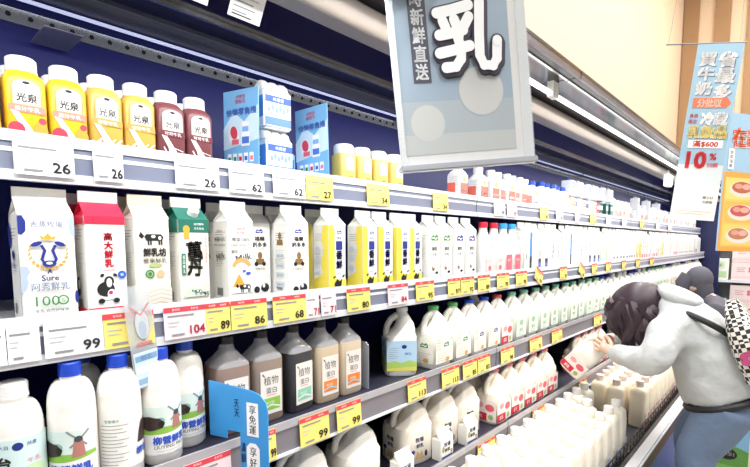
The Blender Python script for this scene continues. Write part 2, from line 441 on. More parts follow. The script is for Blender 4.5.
def cap(r, x, y, z, rad, h, mat, name='cap', tilt=None, ridges=True):
    mb = MB(); mb.cyl(0, 0, 0, h, rad, mat, 24, bev=rad*.12)
    mb.cyl(0, 0, -h*.18, -.0002, rad*1.03, mat, 24)
    o = mb.build(name, r); o.location = (x, y, z+h*.2)
    if tilt: o.rotation_euler = tilt
    return o
def art_d():
    w, hb = .072, .194; dg = M('#1f6b5c', .45); r = gable(w, .072, hb, .03, .02, M('#e9e4d6', .45), dg, M('#e6e4da', .4))
    P = Print(); P.rect(-.036, .165, .036, .194, ink('#1f6b5c')); P.text('自然豐味', .012, .184, .005, WINK, w=.026); P.text('生乳製造', .012, .174, .005, WINK, w=.026)
    P.ell(-.018, .172, .008, .009, GOLD); P.poly([(-.024, .168), (-.012, .168), (-.013, .148), (-.018, .152), (-.023, .148)], GOLD)
    P.text('萬', .0, .124, .040, BLACK, w=.034, bold=.035, rot=.1); P.text('丹', .0, .086, .036, BLACK, w=.032, bold=.035, rot=-.1)
    P.vtext('鮮乳味好濃醇香', .027, .125, .062, ink('#a55a52'), w=.004); P.rect(-.031, .07, -.022, .118, ink('#1f7a66')); P.vtext('極品鮮乳', -.0265, .094, .042, WINK, w=.005)
    P.poly([(-.03, .02), (-.01, .05), (.012, .038), (.03, .055), (.034, .02)], ink('#cdd8c6')); cow(P, .004, .030, .010, ink('#56776a')); cow(P, .024, .026, .007)
    P.build('printed_front', r, flat(-.036)); side_print(r, w, .072, hb, lambda P: P.rect(-.036, .165, .036, .194, ink('#1f6b5c')))
    cap(r, .006, -.021, hb+.012, .012, .012, CAPW, 'screw_cap', (math.radians(40), 0, 0)); return r
def art_e():
    w, hb = .070, .194; r = gable(w, .07, hb, .03, .02, WHITE)
    P = Print(); dr = ink('#a83a3a'); P.text('純在地', 0, .176, .007, dr, w=.024); P.text('四方鮮', 0, .166, .006, dr, w=.022)
    P.text('唯當100%', 0, .150, .010, BLACK, w=.052, bold=0); P.text('HIGH QUALITY', 0, .136, .006, BLACK, w=.054, bold=.01); P.text('鮮乳', -.018, .120, .009, BLACK)
    P.text('Milk', .006, .106, .017, BLACK, w=.044, bold=0, rot=.2)
    P.arc(0, .076, .024, 20, 160, .009, ink('#e9a55c')); P.poly([(-.026, .034), (-.008, .066), (.008, .036)], ink('#e8a23c')); P.ell(.018, .066, .007, .004, BLUE); P.ell(.006, .072, .005, .003, BLUE)
    P.poly([(-.03, .018), (-.03, .034), (.03, .034), (.03, .018)], ink('#e6efe0')); cow(P, .008, .03, .017)
    P.build('printed_front', r, flat(-.035))
    def ex(P):
        P.text('唯當100%', 0, .150, .010, BLACK, w=.05, bold=0); P.text('HIGH QUALITY', 0, .136, .006, BLACK, w=.054); P.text('純在地', 0, .17, .007, dr, w=.024); P.text('Milk', .004, .108, .017, BLACK, w=.04, bold=0, rot=.2)
    side_print(r, w, .07, hb, ex); return r
def logo(P, cx, cy, s, m):
    P.poly([(cx-s, cy-.4*s), (cx-s, cy+.2*s), (cx-.4*s, cy+.6*s), (cx, cy+.3*s), (cx+.45*s, cy+.7*s), (cx+s, cy+.3*s), (cx+s, cy-.4*s)], m)
    P.stroke([(cx-.7*s, cy), (cx-.2*s, cy+.1*s), (cx+.2*s, cy-.15*s), (cx+.7*s, cy+.1*s)], .2*s, WINK)
def art_f():
    w, hb = .070, .194; r = gable(w, .07, hb, .03, .02, WHITE)
    P = Print(); P.rect(-.033, .003, .033, .191, ink('#f1f0ea')); logo(P, -.001, .172, .011, NAVY); P.text('福樂', 0, .152, .013, BLACK, w=.04, bold=.02); P.text('鈣多多', 0, .136, .013, BLACK, w=.05, bold=.02)
    P.lines(-.014, .014, .124, 1, .004, GREY); br = ink('#8a6a3a'); P.ell(0, .107, .007, .010, br); P.poly([(-.015, .082), (-.012, .098), (.012, .098), (.015, .082)], br); P.ell(-.012, .084, .006, .006, BLACK); P.ell(.012, .084, .006, .006, BLACK)
    P.text('低脂牛乳', 0, .070, .007, br, w=.03); P.ell(.014, .018, .013, .012, BLACK); P.ell(-.012, .014, .009, .009, BLACK); P.ell(.010, .024, .004, .006, WINK)
    P.build('printed_front', r, flat(-.035))
    def ex(P):
        P.ell(0, .16, .007, .010, br); P.poly([(-.015, .135), (-.012, .15), (.012, .15), (.015, .135)], br)
        for k in range(4): P.rect(-.02, .02+k*.026, .02, .034+k*.026, ink('#c9d3dc')); P.text('高鈣好喝', 0, .027+k*.026, .006, br, w=.03)
    side_print(r, w, .07, hb, ex); return r
def art_g():
    w, hb = .070, .194; yl = ink('#f0dc4e'); r = gable(w, .07, hb, .03, .02, WHITE)
    P = Print(); P.rect(-.035, 0, -.018, .193, yl); P.poly([(-.018, .193), (-.018, .0), (.035, 0), (.035, .03), (-.004, .034), (-.012, .05), (-.012, .18)], yl); P.ell(.006, .17, .014, .02, ink('#f6f4ee')); logo(P, .006, .172, .010, NAVY); P.text('福樂', .006, .156, .008, NAVY, w=.022)
    P.vtext('一番鮮', .006, .105, .085, NAVY, bold=.025, w=.024); P.text('鮮乳', .006, .05, .007, GREY)
    P.poly([(-.012, .004), (-.014, .022), (-.002, .034), (.006, .026), (.016, .034), (.014, .016), (.006, .004)], BLACK); P.ell(-.014, .04, .006, .003, BLACK, .6); P.ell(.022, .042, .006, .003, BLACK, .6)
    P.build('printed_front', r, flat(-.035))
    def ex(P):
        P.poly([(.035, 0), (.035, .193), (.012, .193), (.006, .15), (.016, .12), (.002, .08), (.012, .05), (-.03, .03), (-.033, 0)], yl)
        for k in range(3): P.ell(-.012, .06+.03*k, .012, .01, ink('#d3dcec'))
    side_print(r, w, .07, hb, ex); return r
def plain_carton(logo_m, extra=None, body=WHITE):
    def f():
        w, hb = .070, .194; r = gable(w, .07, hb, .03, .02, body)
        P = Print()
        P.rect(-.033, .003, .033, .191, ink('#f1f0ea'))
        if logo_m: logo(P, 0, .158, .023, logo_m)
        P.text('鮮乳', 0, .118, .015, GREY, w=.034, bold=.03); P.text('牛乳', 0, .096, .013, GREY, w=.03, bold=.03)
        P.lines(-.016, .016, .08, 3, .006, LGREY); P.ell(-.008, .045, .009, .010, ink('#8a6a4a')); P.ell(.014, .028, .010, .005, BLACK); P.ell(-.006, .05, .004, .004, WINK)
        if extra: extra(P)
        P.build('printed_front', r, flat(-.035)); side_print(r, w, .07, hb); return r
    return f
art_h = plain_carton(ink('#3f8a3c')); art_i = plain_carton(NAVY)
def striped(cols, txt, tm):
    def f():
        w, hb = .070, .194; r = gable(w, .07, hb, .03, .02, WHITE); P = Print(); P.rect(-.0345, .003, .0345, .191, ink('#f1f0ea'))
        for x0, y0, x1, y1, m in cols: P.rect(x0, y0, x1, y1, m)
        if txt: P.vtext(txt, .008, .105, .11, tm, bold=.02, w=.02)
        P.lines(-.02, .02, .035, 3, .006, LGREY); P.text('鮮乳', 0, .175, .009, GREY, w=.03)
        P.build('printed_front', r, flat(-.035)); side_print(r, w, .07, hb); return r
    return f
s_blue = striped([(-.035, 0, -.012, .194, ink('#2b86d8')), (-.035, .012, -.012, .07, BLACK)], None, None)
s_pura = striped([(-.012, .01, .026, .03, ink('#3a68c8')), (-.012, .03, .026, .056, ink('#222a50'))], '純鮮', LGREY)
s_pale = striped([(-.035, 0, -.022, .194, ink('#c9dbe8'))], '全脂鮮乳', ink('#9fb2c4'))
s_grn = striped([(-.035, .01, -.02, .09, ink('#9cc088'))], '好鮮乳', ink('#b8c0b0'))
s_yel = striped([(-.035, 0, .035, .14, ink('#f0c742'))], '麥芽', WINK)
s_pink = striped([(-.02, .01, .024, .04, ink('#e25a86'))], '優酪乳', ink('#e3a9b8'))
s_drk = striped([(-.02, .02, .0, .035, NAVY), (.002, .02, .018, .035, BLACK)], '鮮乳', LGREY)

def round_bottle(name, h, r, neck, capm, caph, label_fn, body=HDPE, lab_ang=0., shoulder=.62, n=2.0, capr=None, fill=None):
    def f():
        o = empty(name); hs = h*shoulder; z3 = h-caph
        secs = [(0, 0, 0, r*.9, r*.9, n), (.006, 0, 0, r, r, n), (hs*.93, 0, 0, r, r, n), (hs*.95, 0, 0, r*.985, r*.985, n), (hs, 0, 0, r*.985, r*.985, n)]
        for k in range(1, 7):
            t = k/6; q = neck+(r*.985-neck)*math.cos(t*PI/2)**.8 if t < 1 else neck
            secs.append((hs+(z3-.006-hs)*math.sin(t*PI/2)**1.0*.98, 0, 0, q, q, 2 if t > .6 else n))
        secs += [(z3-.004, 0, 0, neck*1.05, neck*1.05, 2), (z3+.004, 0, 0, neck*.95, neck*.95, 2)]
        MB().loft(secs, body, 32).build('body', o)
        cap(o, 0, 0, z3-.001, capr or neck*1.12, caph*.82, capm)
        P = Print(); label_fn(P, hs)
        if n < 2.5: P.items = [([(x*1.12, y*1.18+.010) for x, y in v], f_, m_) for v, f_, m_ in P.items]
        P.build('label', o, wrap(r, lab_ang) if n < 2.5 else flat(-r)); return o
    return f
def lab_liu(P, hs):
    P.rect(-.05, .012, .05, .10, ink('#f4f3ee'), 14); P.rect(-.046, .055, .046, .098, ink('#dcebe6'), 14)
    P.poly([(-.05, .048), (-.045, .064), (.046, .060), (.048, .054), (0, .050)], ink('#8cbf4a'))
    P.stroke([(.002, .098), (.03, .072)], .003, GREY); P.stroke([(.034, .096), (.006, .072)], .003, GREY); P.poly([(.012, .085), (.024, .085), (.028, .056), (.008, .056)], ink('#b47a70'))
    P.ell(.018, .084, .006, .005, ink('#3a4a52')); P.ell(-.012, .074, .008, .006, ink('#8fb8ac'))
    P.poly([(-.05, .06), (-.048, .080), (-.03, .082), (-.012, .078), (-.004, .070), (-.008, .061), (-.03, .056)], ink('#3d302f')); P.ell(-.010, .068, .005, .006, ink('#1e1818'))
    P.text('柳營鮮乳', .006, .038, .014, ink('#3058c8'), w=.062, bold=.03); P.text('LIUYING MILK', .006, .026, .006, BLACK, w=.058); P.lines(-.02, .036, .018, 2, .005, LGREY)
b_liu = round_bottle('milk_bottle', .247, .0395, .0165, BLUECAP, .026, lab_liu, M('#f8f6f0', .35), -.22, .66)
def lab_liu_back(P, hs):
    P.rect(-.05, .012, .05, .10, ink('#f4f3ee'), 14); P.text('營養標示', -.014, .094, .005, TEAL, w=.03); P.lines(-.034, .012, .086, 12, .006, GREY, .001)
    P.poly([(.05, .05), (.05, .09), (.036, .085), (.03, .07), (.026, .05)], ink('#3d302f')); P.text('柳營', .038, .036, .013, ink('#3058c8'), w=.03, bold=.03)
b_liu2 = round_bottle('milk_bottle', .247, .0395, .0165, BLUECAP, .026, lab_liu_back, M('#f8f6f0', .35), -.2, .66)
def lab_tn(P, hs):
    P.rect(-.055, .01, .055, .105, ink('#d5ecec'), 14); P.ell(0, .094, .007, .006, NAVY); P.text('大自', -.018, .095, .006, NAVY, w=.014); P.text('然農', .018, .095, .006, NAVY, w=.014)
    P.vtext('台農', -.018, .062, .04, BLACK, bold=.03); P.ell(.02, .05, .02, .014, ink('#c8e2b8')); P.text('牛乳', .02, .07, .008, ink('#e58a9a'), w=.024)
    P.stroke([(-.05, .03), (0, .036), (.05, .028)], .006, ink('#eafafa'))
b_tn = round_bottle('milk_bottle', .226, .042, .02, CAPW, .028, lab_tn, M('#f8f6f0', .35), -.12)

def juice(body, cap_t, band, kind):
    def f():
        o = empty('flavored_milk_bottle'); m = M(body, .35, var=.06, bscale=30); r = .0325; n = 5.5
        MB().loft([(0, 0, 0, r*.93, r*.93, n), (.006, 0, 0, r, r, n), (.112, 0, 0, r, r, n), (.120, 0, 0, r*.95, r*.95, 4.5), (.128, 0, 0, .0265, .0265, 3), (.134, 0, 0, .022, .022, 2)], m, 36).build('body', o)
        cap(o, 0, 0, .131, .0245, .023, CAPW)
        P = Print(); pan = ink('#f5eee4'); K = .0235
        def arch(a, lo, m):
            P.poly([(-a, lo), (-a, .100)]+[(-a*math.cos(t), .100+a*.62*math.sin(t)) for t in [PI*k/10 for k in range(1, 10)]]+[(a, .100), (a, lo)], m)
        arch(K, .066, ink('#d39a5c' if kind != 'choc' else '#d8b4ae')); arch(K*.9, .068, ink('#f2d9a8' if kind != 'choc' else '#e6cfca')); arch(K*.8, .070, pan)
        P.text('光泉', 0, .081, .016, ink('#4a4a50'), w=.032, bold=.02); P.ell(0, .108, .006, .0028, BLACK); P.text('I LOVE MILK', 0, .097, .005, RED, w=.028)
        P.poly([(-.028, .054), (.028, .054), (.028, .067), (-.028, .067)], ink(band)); P.text(cap_t, 0, .0605, .008, WINK, w=.042)
        P.poly([(-.026, .056), (-.014, .054), (.002, .03), (.016, .006), (-.006, .006), (-.012, .03)], ink('#f7f4ee'))
        if kind == 'fruit':
            P.ell(-.018, .022, .013, .014, ink('#c8384e')); P.ell(.019, .024, .011, .015, ink('#f2a03c')); P.ell(-.016, .026, .008, .007, ink('#b93a50')); P.ell(.022, .042, .006, .006, ink('#d0405a')); P.ell(-.006, .008, .010, .006, ink('#f2a03c'))
        elif kind == 'malt':
            for k in range(9): P.ell(-.024+k*.006, .014+.008*(k % 2), .011, .0022, ink('#fbf6dc'), .8 if k % 2 else -.9)
        else:
            P.stroke([(-.022, .03), (-.012, .012), (.004, .02), (.02, .01)], .003, ink('#f7f4ee')); P.stroke([(-.018, .012), (.0, .03), (.022, .024)], .002, ink('#f7f4ee'))
        P.build('label', o, flat(-r)); return o
    return f
j_fruit = juice('#ecc52c', '果汁牛乳', '#ef8a7a', 'fruit'); j_malt = juice('#d8b052', '麥芽牛乳', '#c99a4a', 'malt'); j_choc = juice('#7c4347', '可可牛乳', '#6b2a30', 'choc')

def plant(liq, block):
    def f():
        o = empty('plant_milk_bottle'); r = .045; n = 5
        MB().loft([(0, 0, 0, r*.93, r*.93, n), (.006, 0, 0, r, r, n), (.148, 0, 0, r, r, n), (.154, 0, 0, r*.985, r*.985, n)], M(liq, .3, var=.03), 32).build('body', o)
        MB().loft([(.1542, 0, 0, r*.985, r*.985, n), (.160, 0, 0, r*.95, r*.95, n), (.175, 0, 0, r*.70, r*.70, 3), (.190, 0, 0, .020, .020, 2), (.206, 0, 0, .016, .016, 2)], M('#c9c9cc', .08, 0, .45, var=0), 32).build('shoulder', o)
        cap(o, 0, 0, .203, .018, .016, BLACKCAP)
        P = Print(); P.rect(-.032, .020, .032, .128, ink('#efe9e2')); P.text('植物', 0, .103, .021, BLACK, w=.044, bold=0); P.text('蛋白', 0, .078, .015, BLACK, w=.034, bold=0)
        P.lines(-.014, .014, .066, 1, .005, RED); P.stroke([(-.026, .121), (-.02, .114)], .003, BLACK)
        P.rect(-.026, .03, .026, .060, ink(block)); P.text('黑豆漿', -.004, .048, .007, ink('#f0f0e0'), w=.03); P.stroke([(-.026, .036), (0, .042), (.026, .034)], .004, ink('#a9cfe0' if block[1] == 'e' else '#e8efd8'))
        P.build('label', o, flat(-r)); return o
    return f
pl_choc = plant('#9c8378', '#8fbf4a'); pl_tau = plant('#9c8a7c', '#8cc24e'); pl_blk = plant('#3d3d40', '#8fd0b8'); pl_crm = plant('#d6c3a4', '#ef8a3c'); pl_crm2 = plant('#ddcbb0', '#ef8a3c')

def jug(w, d, h, body, capm, label_fn, name='milk_jug', handle='left', wrapm=None):
    """HDPE jug: full square base, upper half drawn to one side of a moulded handle"""
    def f():
        o = empty(name); x, y = w/2, d/2; n = 4.5
        secs = [(0, 0, 0, x*.93, y*.93, n), (.007, 0, 0, x, y, n), (h*.50, 0, 0, x, y, n), (h*.58, .02*w, 0, x*.98, y*.96, n)]
        secs += [(h*.64, .08*w, 0, x*.80, y*.84, 3.6), (h*.70, .14*w, 0, x*.68, y*.76, 3.2), (h*.78, .16*w, 0, x*.56, y*.64, 2.8), (h*.86, .13*w, 0, x*.42, y*.46, 2.4), (h*.91, .09*w, 0, .021, .021, 2), (h*.94, .08*w, 0, .0175, .0175, 2), (h*.965, .08*w, 0, .0175, .0175, 2)]
        MB().loft(secs, body, 32).build('body', o)
        hm = MB(); pts = [(.06*w, 0, h*.89), (-.10*w, 0, h*.885), (-.28*w, 0, h*.83), (-.39*w, 0, h*.74), (-.425*w, 0, h*.64), (-.41*w, 0, h*.55), (-.33*w, 0, h*.49)]
        hm.tube(pts, [.012, .0125, .012, .0115, .0115, .013, .016], body, 10); hm.build('handle', o)
        cap(o, .08*w, 0, h*.955, .0205, h*.055, capm)
        P = Print(); label_fn(P, w, h); P.build('label', o, flat(-y))
        P = Print(); label_fn(P, d, h); P.build('side_label', o, sideL(-x)); return o
    return f
def lj_blue(P, w, h):
    x = w/2*.94; P.rect(-x, .045, x, .125, ink('#bcdcf2')); P.poly([(-x, .02), (-x, .05), (-x/2, .056), (0, .048), (x/2, .058), (x, .05), (x, .02)], ink('#b7d66a')); P.poly([(-x, .02), (-x, .03), (x, .034), (x, .02)], ink('#e8e26a'))
    P.ell(.008, .105, .009, .007, NAVY); P.text('鮮乳', .022, .08, .010, BLUE, w=.03); P.lines(-x*.9, -x*.2, .10, 6, .007, GREY, .001)
def lj_logo(m):
    def f(P, w, h):
        x = w/2*.9; P.rect(-x, .02, x, .1, ink('#f1ede2')); logo(P, .012, .085, .017, m); P.lines(-x*.8, x*.8, .055, 4, .009, ink('#cfc8b8'), .002); P.ell(.02, .03, .012, .008, ink('#d8a24a')); P.lines(-x*.9, -x*.4, .12, 5, .012, ink('#b9d0b0'), .003)
    return f
def lj_red(P, w, h):
    x = w/2*.94; P.rect(-x, .012, x, .10, ink('#f6e9e4')); P.rect(-x, .012, x*.2, .045, RED); P.text('鮮乳', -x*.4, .028, .018, WINK, w=.03); P.ell(x*.45, .07, .022, .016, ink('#e4606c')); P.ell(-x*.4, .078, .018, .012, ink('#efa2a2')); P.ell(x*.55, .03, .012, .012, ink('#9bb86a'))
def lj_green(P, w, h):
    x = w/2*.85; P.rect(-x, .02, x, .11, ink('#e4efe0')); P.ell(0, .085, .02, .014, ink('#9fc79a')); P.text('鮮乳', 0, .05, .018, ink('#7aa57a'), w=.04); P.lines(-x*.7, x*.7, .035, 2, .008, ink('#b8cdb4'), .002)
def lj_print(P, w, h):
    x = w/2*.9; P.text('牧場', .0, .09, .016, ink('#474b66'), w=.036, bold=.03); P.text('鮮乳', .002, .068, .014, ink('#474b66'), w=.034, bold=.03); P.poly([(-.02, .02), (-.01, .05), (.0, .035), (.01, .05), (.02, .02)], ink('#b8986a')); P.ell(.03, .035, .006, .012, BLACK); P.ell(-.03, .05, .009, .007, NAVY); P.ell(-.032, .03, .008, .012, ink('#7a8a70'))
TRANS = M('#f3ebdd', .3, spec=.6)
jg_blue = jug(.112, .12, .232, HDPE, CAPW, lj_blue); GRN = M('#59b868', .4)
jg_grn = jug(.125, .12, .222, M('#f1f1e6', .35), GRN, lj_logo(ink('#3f8a4c'))); jg_nav = jug(.115, .12, .222, HDPE, BLUECAP, lj_logo(NAVY))
jg_red = jug(.112, .12, .222, HDPE, M('#d94a55', .4), lj_red); jg_pgrn = jug(.122, .12, .222, M('#f0f3e6', .35), M('#7fd0b2', .4), lj_green)
jg_prt = jug(.15, .14, .228, TRANS, CAPW, lj_print); jg_wht = jug(.15, .14, .228, HDPE, CAPW, lambda P, w, h: P.rect(-.03, .03, .03, .08, ink('#efe6d8')))
jg_bag = jug(.125, .12, .222, M('#f5ead8', .3, spec=.6), M('#e47a86', .4), lj_red)

def lab_well(P, hs):
    P.rect(-.036, .02, .036, .085, ink('#eef0f4')); P.text('鮮乳', -.004, .06, .016, ink('#4a60a8'), w=.04); P.poly([(-.034, .022), (-.034, .04), (-.01, .05), (.01, .036), (.034, .046), (.034, .022)], ink('#8f9cc8'))
w_plain = round_bottle('milk_bottle', .268, .045, .019, CAPW, .028, lab_well, M('#f7f1e2', .4), 0, .70, 4.2)
def lab_wr(P, hs):
    P.rect(-.036, .02, .036, .09, ink('#f7ece4')); P.rect(-.034, .022, .012, .05, RED); P.ell(.018, .07, .014, .012, ink('#d8725e')); P.text('鮮乳', -.012, .036, .016, WINK, w=.034)
w_red = round_bottle('milk_bottle', .258, .045, .019, M('#e9d9d4', .4), .028, lab_wr, M('#f3e6cd', .4), 0, .70, 4.2)

def small_bottle(capm, foot, footh, body=CAPW):
    def f():
        o = empty('yogurt_bottle'); r = .034; n = 4.8
        MB().loft([(0, 0, 0, r*.92, r*.92, n), (.006, 0, 0, r, r, n), (.104, 0, 0, r, r, n), (.116, 0, 0, r*.85, r*.85, 3), (.124, 0, 0, .021, .021, 2), (.132, 0, 0, .02, .02, 2)], body, 32).build('body', o)
        cap(o, 0, 0, .129, .0225, .02, capm)
        P = Print(); P.rect(-.028, .006, .028, .1, ink('#f3f0ee')); P.rect(-.028, .006, .028, .006+footh, ink(foot)); P.ell(0, .082, .012, .012, ink('#f0a85a')); P.text('優酪乳', 0, .035, .012, WINK, w=.042, bold=.03); P.rect(-.016, .066, .016, .069, LGREY)
        P.build('label', o, flat(-r))
        P = Print(); P.rect(-.028, .006, .028, .1, ink('#f3f0ee')); P.lines(-.02, .02, .09, 5, .008, LGREY, .002); P.rect(-.028, .006, .012, .006+footh, ink(foot)); P.build('side_label', o, sideL(-r)); return o
    return f
y_red = small_bottle(CAPW, '#f0705e', .062); y_blue = small_bottle(M('#2950b8', .4), '#dfe6f4', .05); y_wht = small_bottle(CAPW, '#e8e8ee', .06)
y_pink = small_bottle(CAPW, '#f0a08a', .06)
def yogurt_yellow():
    o = empty('yogurt_bottle'); r = .033; n = 4
    MB().loft([(0, 0, 0, r*.92, r*.92, n), (.005, 0, 0, r, r, n), (.098, 0, 0, r, r, n), (.105, 0, 0, r*.95, r*.95, 3)], M('#e9cf72', .35), 28).build('body', o)
    MB().loft([(.1052, 0, 0, r*.95, r*.95, 2.4), (.112, 0, 0, r*1.0, r*1.0, 2.2), (.13, 0, 0, r*.98, r*.98, 2.2), (.135, 0, 0, r*.85, r*.85, 2)], CAPW, 28).build('lid', o)
    P = Print(); P.poly([(-.016, .05), (-.016, .085), (0, .096), (.016, .085), (.016, .05)], ink('#f3efe4')); P.text('優格', 0, .068, .009, NAVY, w=.022); P.text('原味', .004, .03, .006, BROWN, w=.02)
    P.build('label', o, flat(-r)); return o
def tall_bottle(capm, band):
    def f():
        o = empty('drinking_yogurt_bottle'); r = .038; n = 2.6
        MB().loft([(0, 0, 0, r*.92, r*.92, n), (.006, 0, 0, r, r, n), (.13, 0, 0, r, r, n), (.165, 0, 0, r*.72, r*.72, 2.2), (.19, 0, 0, .019, .019, 2), (.212, 0, 0, .0175, .0175, 2)], WHITE, 28).build('body', o)
        cap(o, 0, 0, .207, .0205, .02, capm)
        P = Print(); P.rect(-.028, .012, .028, .085, ink(band)); P.text('優酪', 0, .06, .016, WINK, w=.036); P.ell(0, .028, .014, .012, ink('#e9637a')); P.arc(0, .108, .02, 30, 150, .005, ink('#c9a9a0'))
        P.build('label', o, flat(-r)); return o
    return f
t_red = tall_bottle(RED, '#efd3cc'); t_blue = tall_bottle(M('#3fa0e0', .4), '#ef6878')
def six_pack():
    o = empty('milk_six_pack'); w, d, h = .09, .1, .132
    MB().box(-w/2, w/2, -d/2, d/2, 0, h*.8, M('#eef2fb', .35), .005).build('carton_wrap', o)
    mb = MB()
    for k in range(3):
        x = -w/3+k*w/3; mb.loft([(h*.8, x, -.015, w/6.2, .03, 3), (h*.92, x, -.015, w/6.5, .024, 3), (h, x, -.015, w/9, .01, 3)], WHITE, 16)
    mb.build('bottle_top', o)
    P = Print(); P.rect(-w/2+.004, .008, w/2-.004, .03, ink('#5c86d8')); P.rect(-w/2+.004, .07, w/2-.004, .088, ink('#3a62c4')); P.text('林鳳營', 0, .079, .010, WINK, w=.05)
    for k in range(6): P.ell(-.03+k*.012, .05+.006*(k % 2), .005, .008, ink('#8aa6e0'))
    P.text('六入', .02, .038, .007, NAVY, w=.02); P.build('label', o, flat(-d/2))
    P = Print(); P.rect(-.045, .03, .045, .088, ink('#4a90dc')); P.text('鮮乳', 0, .06, .016, WINK); P.build('side_print', o, sideL(-w/2)); return o
def brick(col, col2, hh=.095, ww=.06, dd=.035):
    def f():
        o = empty('drink_pack'); MB().box(-ww/2, ww/2, -dd, dd, 0, hh, M(col, .4), .004).build('body', o)
        mb = MB(); mb.box(-ww*.36, ww*.36, -.012, .012, hh, hh+.012, M(col2, .4), .003); mb.build('folded_top', o)
        P = Print(); P.rect(-ww*.4, hh*.5, ww*.4, hh*.8, ink(col2)); P.text('鮮乳', 0, hh*.65, hh*.16, WINK if col2 != '#ffffff' else GREY); P.lines(-ww*.3, ww*.3, hh*.35, 3, .008, LGREY, .002); P.build('label', o, flat(-dd)); return o
    return f
p_blue = brick('#9fc8f0', '#4a86d8'); p_wht = brick('#f2f2f4', '#c4ccd8'); p_red = brick('#d63c54', '#f0a0a0'); p_grn = brick('#1f5e58', '#e8f0e8', .1, .07); p_nvy = brick('#e9ecf4', '#3446a8'); p_org = brick('#f2d9c8', '#ef8a5a')
# ------------------------------------------------------------------ SHELF A
A = ST['A']; n = 0
def X(px, Y, Z): return col_x(px, Y, Z)
GA = 'bottles on the top shelf'
for i, (b, x, t) in enumerate([(j_fruit, .211, 'yellow fruit milk bottle with large red fruit print, leftmost on the top shelf'), (j_fruit, .279, 'yellow fruit milk bottle, second from the left on the top shelf'),
        (j_malt, .345, 'amber malt milk bottle beside the yellow fruit milk bottles'), (j_malt, .413, 'amber malt milk bottle next to the brown cocoa milk bottles'),
        (j_choc, .480, 'brown cocoa milk bottle next to the amber malt milk bottle'), (j_choc, .548, 'brown cocoa milk bottle nearest the blue advertising card')]):
    place(b, x, 1.10, A, random.uniform(-.05, .05), t, 'bottle', 'flavoured milk bottles on the top shelf')
for i, (b, x, nm) in enumerate([(j_fruit, .140, 'yellow fruit'), (j_fruit, .212, 'yellow fruit'), (j_fruit, .282, 'yellow fruit'), (j_malt, .348, 'amber malt'), (j_malt, .416, 'amber malt'), (j_choc, .484, 'brown cocoa'), (j_choc, .552, 'brown cocoa')]):
    place(b, x, 1.172 if i else 1.10, A, 0, ('yellow fruit milk bottle cut off by the picture edge on the top shelf' if not i else '%s milk bottle in the second row of the top shelf, %s from the left' % (nm, ORD[i-1])), 'bottle', 'flavoured milk bottles on the top shelf')
place(p_blue, .652, 1.30, A, 0, 'light blue drink pack behind the first blue advertising card', 'drink pack')
place(six_pack, .800, 1.15, A, 0, 'white and blue six-pack of milk at the bottom of its stack', 'six-pack', 'six-packs')
place(six_pack, .798, 1.15, A+.1325, -.05, 'white and blue six-pack of milk stacked on another six-pack', 'six-pack', 'six-packs')
place(p_blue, .905, 1.24, A, 0, 'light blue drink pack partly hidden by the second blue advertising card', 'drink pack')
for i, x in enumerate((1.075, 1.155, 1.24, 1.325)):
    place(yogurt_yellow, x, 1.13, A, random.uniform(-.1, .1), 'pale yellow yogurt bottle with white lid, %s of four left of the hanging poster' % ORD[i], 'bottle', 'pale yellow yogurt bottles')
for i, x in enumerate((1.72, 1.89)):
    place(y_red, x, 1.10, A, 0, ('white yogurt bottle with red label, leftmost below the hanging poster', 'white yogurt bottle with red label, second below the hanging poster')[i], 'bottle', 'red labelled yogurt bottles')
x = 2.0; k = 0
while x < 7.7:
    if x < 2.42: b, t, wd = y_red, 'white yogurt bottle with red label', .082
    elif x < 3.0: b, t, wd = y_blue, 'white yogurt bottle with blue cap', .085
    elif x < 3.5: b, t, wd = ((p_org, 'orange and white drink pack', .075), (p_nvy, 'white and navy drink pack', .08), (p_wht, 'plain white drink pack', .075))[k % 3]
    elif x < 3.62: b, t, wd = p_red, 'red drink pack', .085
    elif x < 3.82: b, t, wd = p_grn, 'dark green drink pack', .095
    elif x < 4.3: b, t, wd = y_pink, 'white yogurt bottle with pale pink label', .10
    else: b, t, wd = ((y_wht, 'plain white yogurt bottle', .11), (p_wht, 'plain white drink pack', .09), (y_pink, 'white yogurt bottle with pale pink label', .1))[(k*7//3) % 3]
    place(b, x, 1.10+random.uniform(-.004, .02), A, random.uniform(-.1, .1), '%s, %s in the far row on the top shelf' % (t, ordw(k)), 'drink pack' if 'pack' in t else 'bottle', 'far row on the top shelf')
    if x > 2.95 and k % 2 == 0 and 'pack' in t and b is not p_red:
        place(p_wht if k % 4 else p_nvy, x, 1.10, A+.1085 if b is not p_grn else A+.1135, .1, 'small pack lying on the %s drink pack of the far top shelf row' % ordw(k), 'drink pack', 'packs stacked on the top shelf')
    x += wd; k += 1
